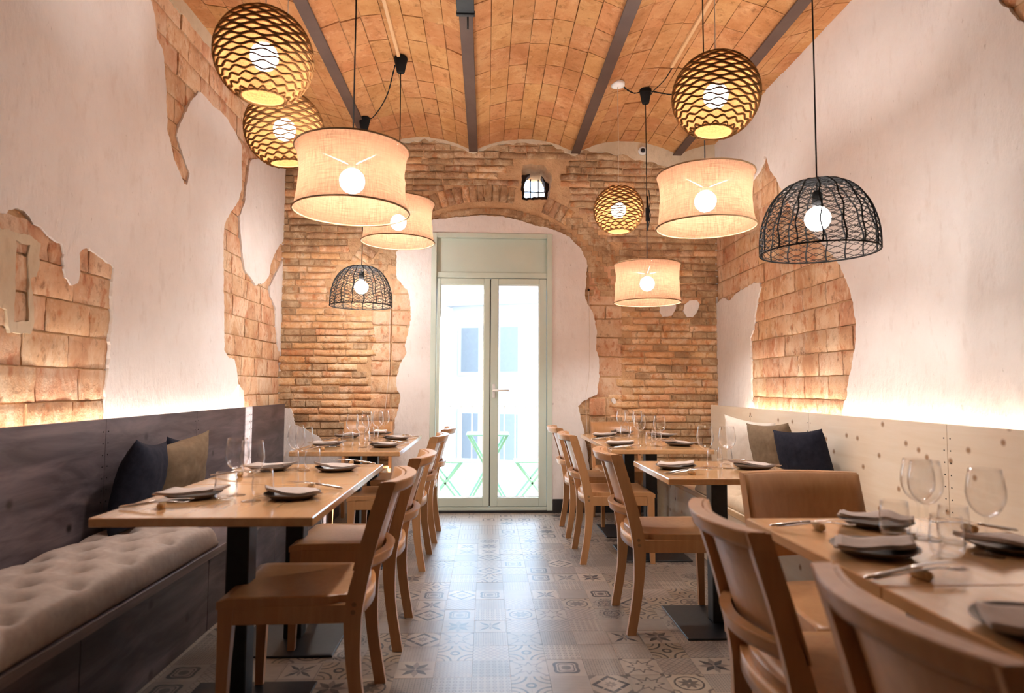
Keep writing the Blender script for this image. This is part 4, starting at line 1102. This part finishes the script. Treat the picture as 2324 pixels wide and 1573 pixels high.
def drum(label, loc, D=.51, H=.28, tilt=(0, 0), adj=None, seed=0, cap=True):
    t = thing('pendant_lamp', label, 'lamp', loc, 0, 'pendant lamps'); R = D/2; z0, z1 = -H/2, H/2
    e = bpy.data.objects.new('shade_frame', None)
    bm = B(); nn = 72; rr = []
    for j in range(13):
        v = j/12; r_ = []
        for k in range(nn):
            th = 2*PI*k/nn; q = R*(.985 if v > .5 else 1)-.020*math.sin(PI*v)**.6*(.75+.35*math.sin(2*th+seed)+.2*noise.noise(Vector((th*2, v*2, seed))))
            q += .004*noise.noise(Vector((math.cos(th)*7, math.sin(th)*7, v*9+seed)))*math.sin(PI*v)
            r_.append((q*math.cos(th), q*math.sin(th), z0+H*v))
        rr.append(r_)
    rings(bm, rr, cap=False); sh = obj('shade', bm, M['burlap'], t); sh.rotation_euler = (*tilt, 0)
    for z, s in ((z0, 1), (z1, .985)):
        bm = B(); tube(bm, [(R*s*math.cos(2*PI*k/48), R*s*math.sin(2*PI*k/48), z) for k in range(48)], .0042, 6, loop=True); o = obj('rim', bm, M['rim'], sh)
    bm = B()
    for k in range(3):
        a = 2*PI*k/3+.6+seed; tube(bm, [(0, 0, z1-.07), (R*.97*math.cos(a), R*.97*math.sin(a), z1-.012)], .0025, 5)
    obj('spider', bm, M['white_plastic'], sh)
    bulb_parts(t, .0, .056, M['black'])
    cord_cap(t, .14, vault_z(loc[0])-loc[2]-.004, True, cap, adj)
def dome(label, loc, D=.522, H=.335, tilt=(0, 0), seed=0, cap=True, lamp='bulb_low'):
    t = thing('pendant_lamp', label, 'lamp', loc, .2, 'pendant lamps'); R = D/2; z0 = -H*.5; NR = 17
    def prof(v):      # v 0 rim -> 1 top
        a = v*PI/2; return R*math.cos(a)**.72*(.965+.035*math.sin(a*2)), z0+H*math.sin(a)**1.05
    hold = None
    rs = random.Random(seed); off = [rs.uniform(-.1, .1) for _ in range(NR)]
    bm = B(); tube(bm, [(R*.965*math.cos(2*PI*k/64), R*.965*math.sin(2*PI*k/64), z0) for k in range(64)], .0042, 6, loop=True); rim = obj('rim', bm, M['black'], t); rim.rotation_euler = (*tilt, 0)
    for k in range(NR):
        bm = B(); pts = []
        for j in range(22):
            v = j/21*.985; r, z = prof(v); th = 2*PI*(k+off[k]*(1-v))/NR+.02*math.sin(j*1.1); pts.append((r*math.cos(th), r*math.sin(th), z))
        tube(bm, pts, .0036, 6); obj('rib', bm, M['black'], t).rotation_euler = (*tilt, 0)
    bm = B()
    for j in range(34):
        v = (j+.5)/34*.94; pts = []; n = NR*2; ph = rs.uniform(0, 6)
        for k in range(n):
            th = 2*PI*k/n; w = .0052*(1 if (k+j) % 2 else -1)+.0022*rs.uniform(-1, 1); r, z = prof(min(.99, max(0.01, v+w/H*1.4))); pts.append((r*math.cos(th), r*math.sin(th), z))
        tube(bm, pts, .0019, 3, loop=True)
    tag(obj('woven_strands', bm, M['black'], t), kind='stuff').rotation_euler = (*tilt, 0)
    bm = B(); lathe(bm, [(.045, H/2-.004), (.02, H/2+.004), (.005, H/2+.012)], 20); obj('top_cap', bm, M['black'], t)
    bulb_parts(t, -.01, .056, M['black'], lamp)
    cord_cap(t, .1, vault_z(loc[0])-loc[2]-.004, True, cap)
globe('large woven rope globe lamp nearest the left wall at the top', (-.94, 2.64, 2.535), .40, (.05, 0))
globe('woven rope globe lamp behind the largest burlap drum', (-1.06, 3.30, 2.49), .40, (.09, -.1))
globe('large woven rope globe lamp at the upper right', (1.065, 2.87, 2.52), .40, (.06, .06))
globe('small woven rope globe lamp near the barred hole', (.978, 4.66, 2.475), .370)
drum('largest burlap drum lamp on the left with a bright bulb', (-.607, 2.84, 2.075), seed=1)
drum('burlap drum lamp behind the largest drum left of the door', (-.627, 4.47, 2.31), .512, seed=2)
drum('large burlap drum lamp below the right rope globe', (1.152, 3.28, 2.14), .512, seed=3)
drum('small burlap drum lamp hanging near the right brick wall', (1.243, 4.87, 1.958), .512, .295, adj=.44, seed=4)
dome('small black woven dome lamp left of the door', (-1.04, 5.30, 1.985), seed=5, lamp='bulb')
dome('large black woven dome lamp in front of the right wall', (1.52, 2.84, 1.945), seed=6, tilt=(0, .0))
# ceiling cables and fittings
def cable(label, pts, r=.004):
    P = spline(pts, 40); bm = B()
    for ph in (0, PI):
        tube(bm, [p+Vector((math.cos(i*1.1+ph)*r*.8, math.sin(i*1.1+ph)*r*.8, math.cos(i*1.1+ph)*r*.5)) for i, p in enumerate(P)], r*.8, 5)
    tag(obj('twisted_cable', bm, M['black']), label, 'cable')
ca, cb = Vector((-.627, 4.47, vault_z(-.627)-.06)), Vector((-1.04, 5.30, vault_z(-1.04)-.03))
cable('twisted dark cable drooping between two left ceiling caps', [ca+Vector((-.04, 0, 0)), ca.lerp(cb, .35)+Vector((0, 0, -.075)), ca.lerp(cb, .7)+Vector((0, 0, -.085)), cb+Vector((.02, -.03, .0))])
cc = Vector((1.243, 4.87, vault_z(1.243)-.03))
w0 = Vector((.978+.03, 4.66, vault_z(.978)-.02)); e0 = on_z(1527, 152, vault_z(1.33)-.015)
cable('twisted dark cable from the white rose along the right vault', [w0, w0.lerp(cc, .5)+Vector((0, 0, -.03)), cc+Vector((0, -.055, -.01)), Vector((1.45, 4.82, vault_z(1.45)-.06)), Vector((1.62, 4.75, vault_z(1.62)-.02))])
cable('twisted dark cable from the beige conduit to the right cap', [e0, e0.lerp(cc, .4)+Vector((.01, -.05, -.04)), e0.lerp(cc, .75)+Vector((0, -.05, -.055)), cc+Vector((.04, -.02, -.02))])
for lab, x, y1 in (('beige conduit running along the left vault to a black cap', -.638, 4.43), ('beige conduit running along the right vault', 1.342, e0.y)):
    bm = B(); z = vault_z(x)-.012; box(bm, (x-.012, FY+.1, z-.012), (x+.012, y1, z+.014), .003); tag(obj('conduit', bm, M['conduit']), lab, 'conduit')
p = on_y(1457, 344, BY-.03)
t = thing('security_camera', 'small round white security camera high on the back wall', 'camera', (p.x, BY-.034, p.z))
def ydisc(prof, n=24):
    bm = B(); R = [[(max(r, 1e-5)*math.cos(2*PI*k/n), y, max(r, 1e-5)*math.sin(2*PI*k/n)) for k in range(n)] for r, y in prof]; rings(bm, R, cap=False); bmesh.ops.recalc_face_normals(bm, faces=bm.faces[:]); return bm
obj('housing', ydisc([(.0001, 0), (.040, 0), (.042, -.02), (.036, -.034), (.024, -.036), (.022, -.028), (.0001, -.028)]), M['white_plastic'], t)
obj('lens', ydisc([(.021, -.027), (.019, -.038), (.010, -.044), (.0001, -.046)]), M['lens'], t)
def wall_cord(label, px, hook):
    pts = [on_y(x, y, BY-.04) for x, y in px]; bm = B(); tube(bm, spline(pts, 24), .0022, 6)
    t = thing('wall_cord', label, 'cord', pts[0]); o = obj('cord', bm, M['white_cord'], t); o.location = -pts[0]
    if hook:
        bm = B(); bmesh.ops.create_icosphere(bm, subdivisions=2, radius=.012); obj('hook', bm, M['black'], t, True)
wall_cord('thin white cord hanging on the brick left of the door', [(886, 700), (884, 760), (882, 850), (873, 940)], False)
wall_cord('thin white cord hanging from a black hook right of the door', [(1336, 658), (1338, 750), (1337, 850), (1330, 900), (1332, 980)], True)

# ------------------------------------------------------------------ balcony and street
bm = B(); box(bm, (-2.2, BY+.52, -.30), (2.4, BY+1.85, -.09)); balcony = tag(obj('balcony', bm, M['ext_floor']), 'pale balcony slab outside the glass door', None, None, 'structure')
t = thing('balcony_railing', 'pale metal balcony railing with looped bars outside the door', 'railing', (0, BY+1.75, -.09))
for nm, z in (('top_rail', 1.02), ('bottom_rail', .12)):
    bm = B(); tube(bm, [(-2.1, 0, z), (2.3, 0, z)], .014, 8); obj(nm, bm, M['rail_white'], t)
for k in range(16):
    x = -.95+k*.13; bm = B()
    if k % 2 == 0: tube(bm, [(x, 0, 1.02), (x, 0, .30), (x+.02, 0, .24), (x+.065, 0, .215), (x+.11, 0, .24), (x+.13, 0, .30), (x+.13, 0, 1.02)], .008, 6)
    else: tube(bm, [(x+.065, 0, .21), (x+.065, 0, .12)], .008, 6)
    obj('bar', bm, M['rail_white'], t)
def xlegs(t, w, d, h, r):
    for s in (-1, 1):
        for q in (-1, 1):
            bm = B(); box(bm, (-r, -.006, -math.hypot(w, h)/2), (r, .006, math.hypot(w, h)/2), .002)
            o = obj('leg', bm, M['bistro_green'], t); o.location = (0, s*d/2, h/2); o.rotation_euler = (0, q*math.atan2(w, h), 0)
def bistro(name, label, cat, x, y, w, d, h, back=0):
    t = thing(name, label, cat, (x, y, -.09), 0, 'green folding bistro set'); xlegs(t, w*.9, d*.9, h-.01, .012)
    n = 5
    for k in range(n):
        bm = B(); y0 = -d/2+d*k/n+.004; box(bm, (-w/2, y0, h-.012), (w/2, y0+d/n-.008, h), .002); obj('slat', bm, M['bistro_green'], t)
    if back:
        for s in (-1, 1):
            bm = B(); tube(bm, [(back*w/2, s*d*.45, h-.02), (back*(w/2+.06), s*d*.45, h+.38)], .008, 6); obj('back_post', bm, M['bistro_green'], t)
        for z in (.22, .33):
            bm = B(); box(bm, (back*(w/2+.035)-.006, -d*.45, h+z), (back*(w/2+.035)+.006, d*.45, h+z+.05), .002); obj('slat', bm, M['bistro_green'], t)
bistro('bistro_table', 'green folding bistro table on the balcony', 'table', .02, BY+1.05, .46, .5, .74)
bistro('bistro_chair', 'green folding bistro chair left of the balcony table', 'chair', -.43, BY+1.1, .38, .38, .44, -1)
bistro('bistro_chair', 'green folding bistro chair right of the balcony table', 'chair', .50, BY+1.1, .38, .38, .44, 1)
def building(label, corner, ang, w, h, zb, rows, cols, ww, wh, roof):
    t = thing('building', label, 'building', corner, ang)
    bm = B(); box(bm, (0, 0, zb), (w, 8, h)); obj('wall', bm, M['render_white'], t)
    bm = B(); box(bm, (-.2, -.3, h), (w+.2, 8.2, h+.35)); obj('cornice', bm, M['render_white'], t)
    if roof:
        bm = B(); R = [[(-.4, -.5, h+.35), (w+.4, -.5, h+.35), (w+.4, 8.4, h+.35), (-.4, 8.4, h+.35)], [(w*.25, 3.6, h+1.9), (w*.75, 3.6, h+1.9), (w*.75, 4.2, h+1.9), (w*.25, 4.2, h+1.9)]]; rings(bm, R, smooth=False); obj('roof', bm, M['ext_roof'], t)
    for j in range(rows):
        for i in range(cols):
            x = w*(i+.5)/cols; z = h-1.5-j*2.9
            bm = B(); box(bm, (x-ww/2-.12, -.06, z-wh/2-.12), (x+ww/2+.12, .02, z+wh/2+.12)); f = obj('window', bm, M['render_white'], t)
            bm = B(); box(bm, (x-ww/2, -.08, z-wh/2), (x+ww/2, -.05, z+wh/2)); obj('pane', bm, M['ext_window'], f)
building('pale building with rows of tall windows across the street', (-1.2, 22, 0), -.35, 14, 3.9, -9, 4, 10, .62, 1.5, False)
building('white building with two windows behind the left door pane', (-9.0, 19, 0), .05, 7.2, 4.2, -9, 3, 3, .8, 1.2, False)
building('distant pale house with a hipped roof at the right', (6.0, 34, 0), 0, 9, 7.0, -9, 2, 5, .8, 1.3, True)
bm = B(); box(bm, (-30, BY+2, -9.2), (30, 60, -9)); tag(obj('street', bm, M['ext_floor']), 'sunlit street below the balcony', None, None, 'structure')
for o in list(bpy.data.objects):
    if o.type == 'EMPTY' and not o.children and not o.users_collection: bpy.data.objects.remove(o)
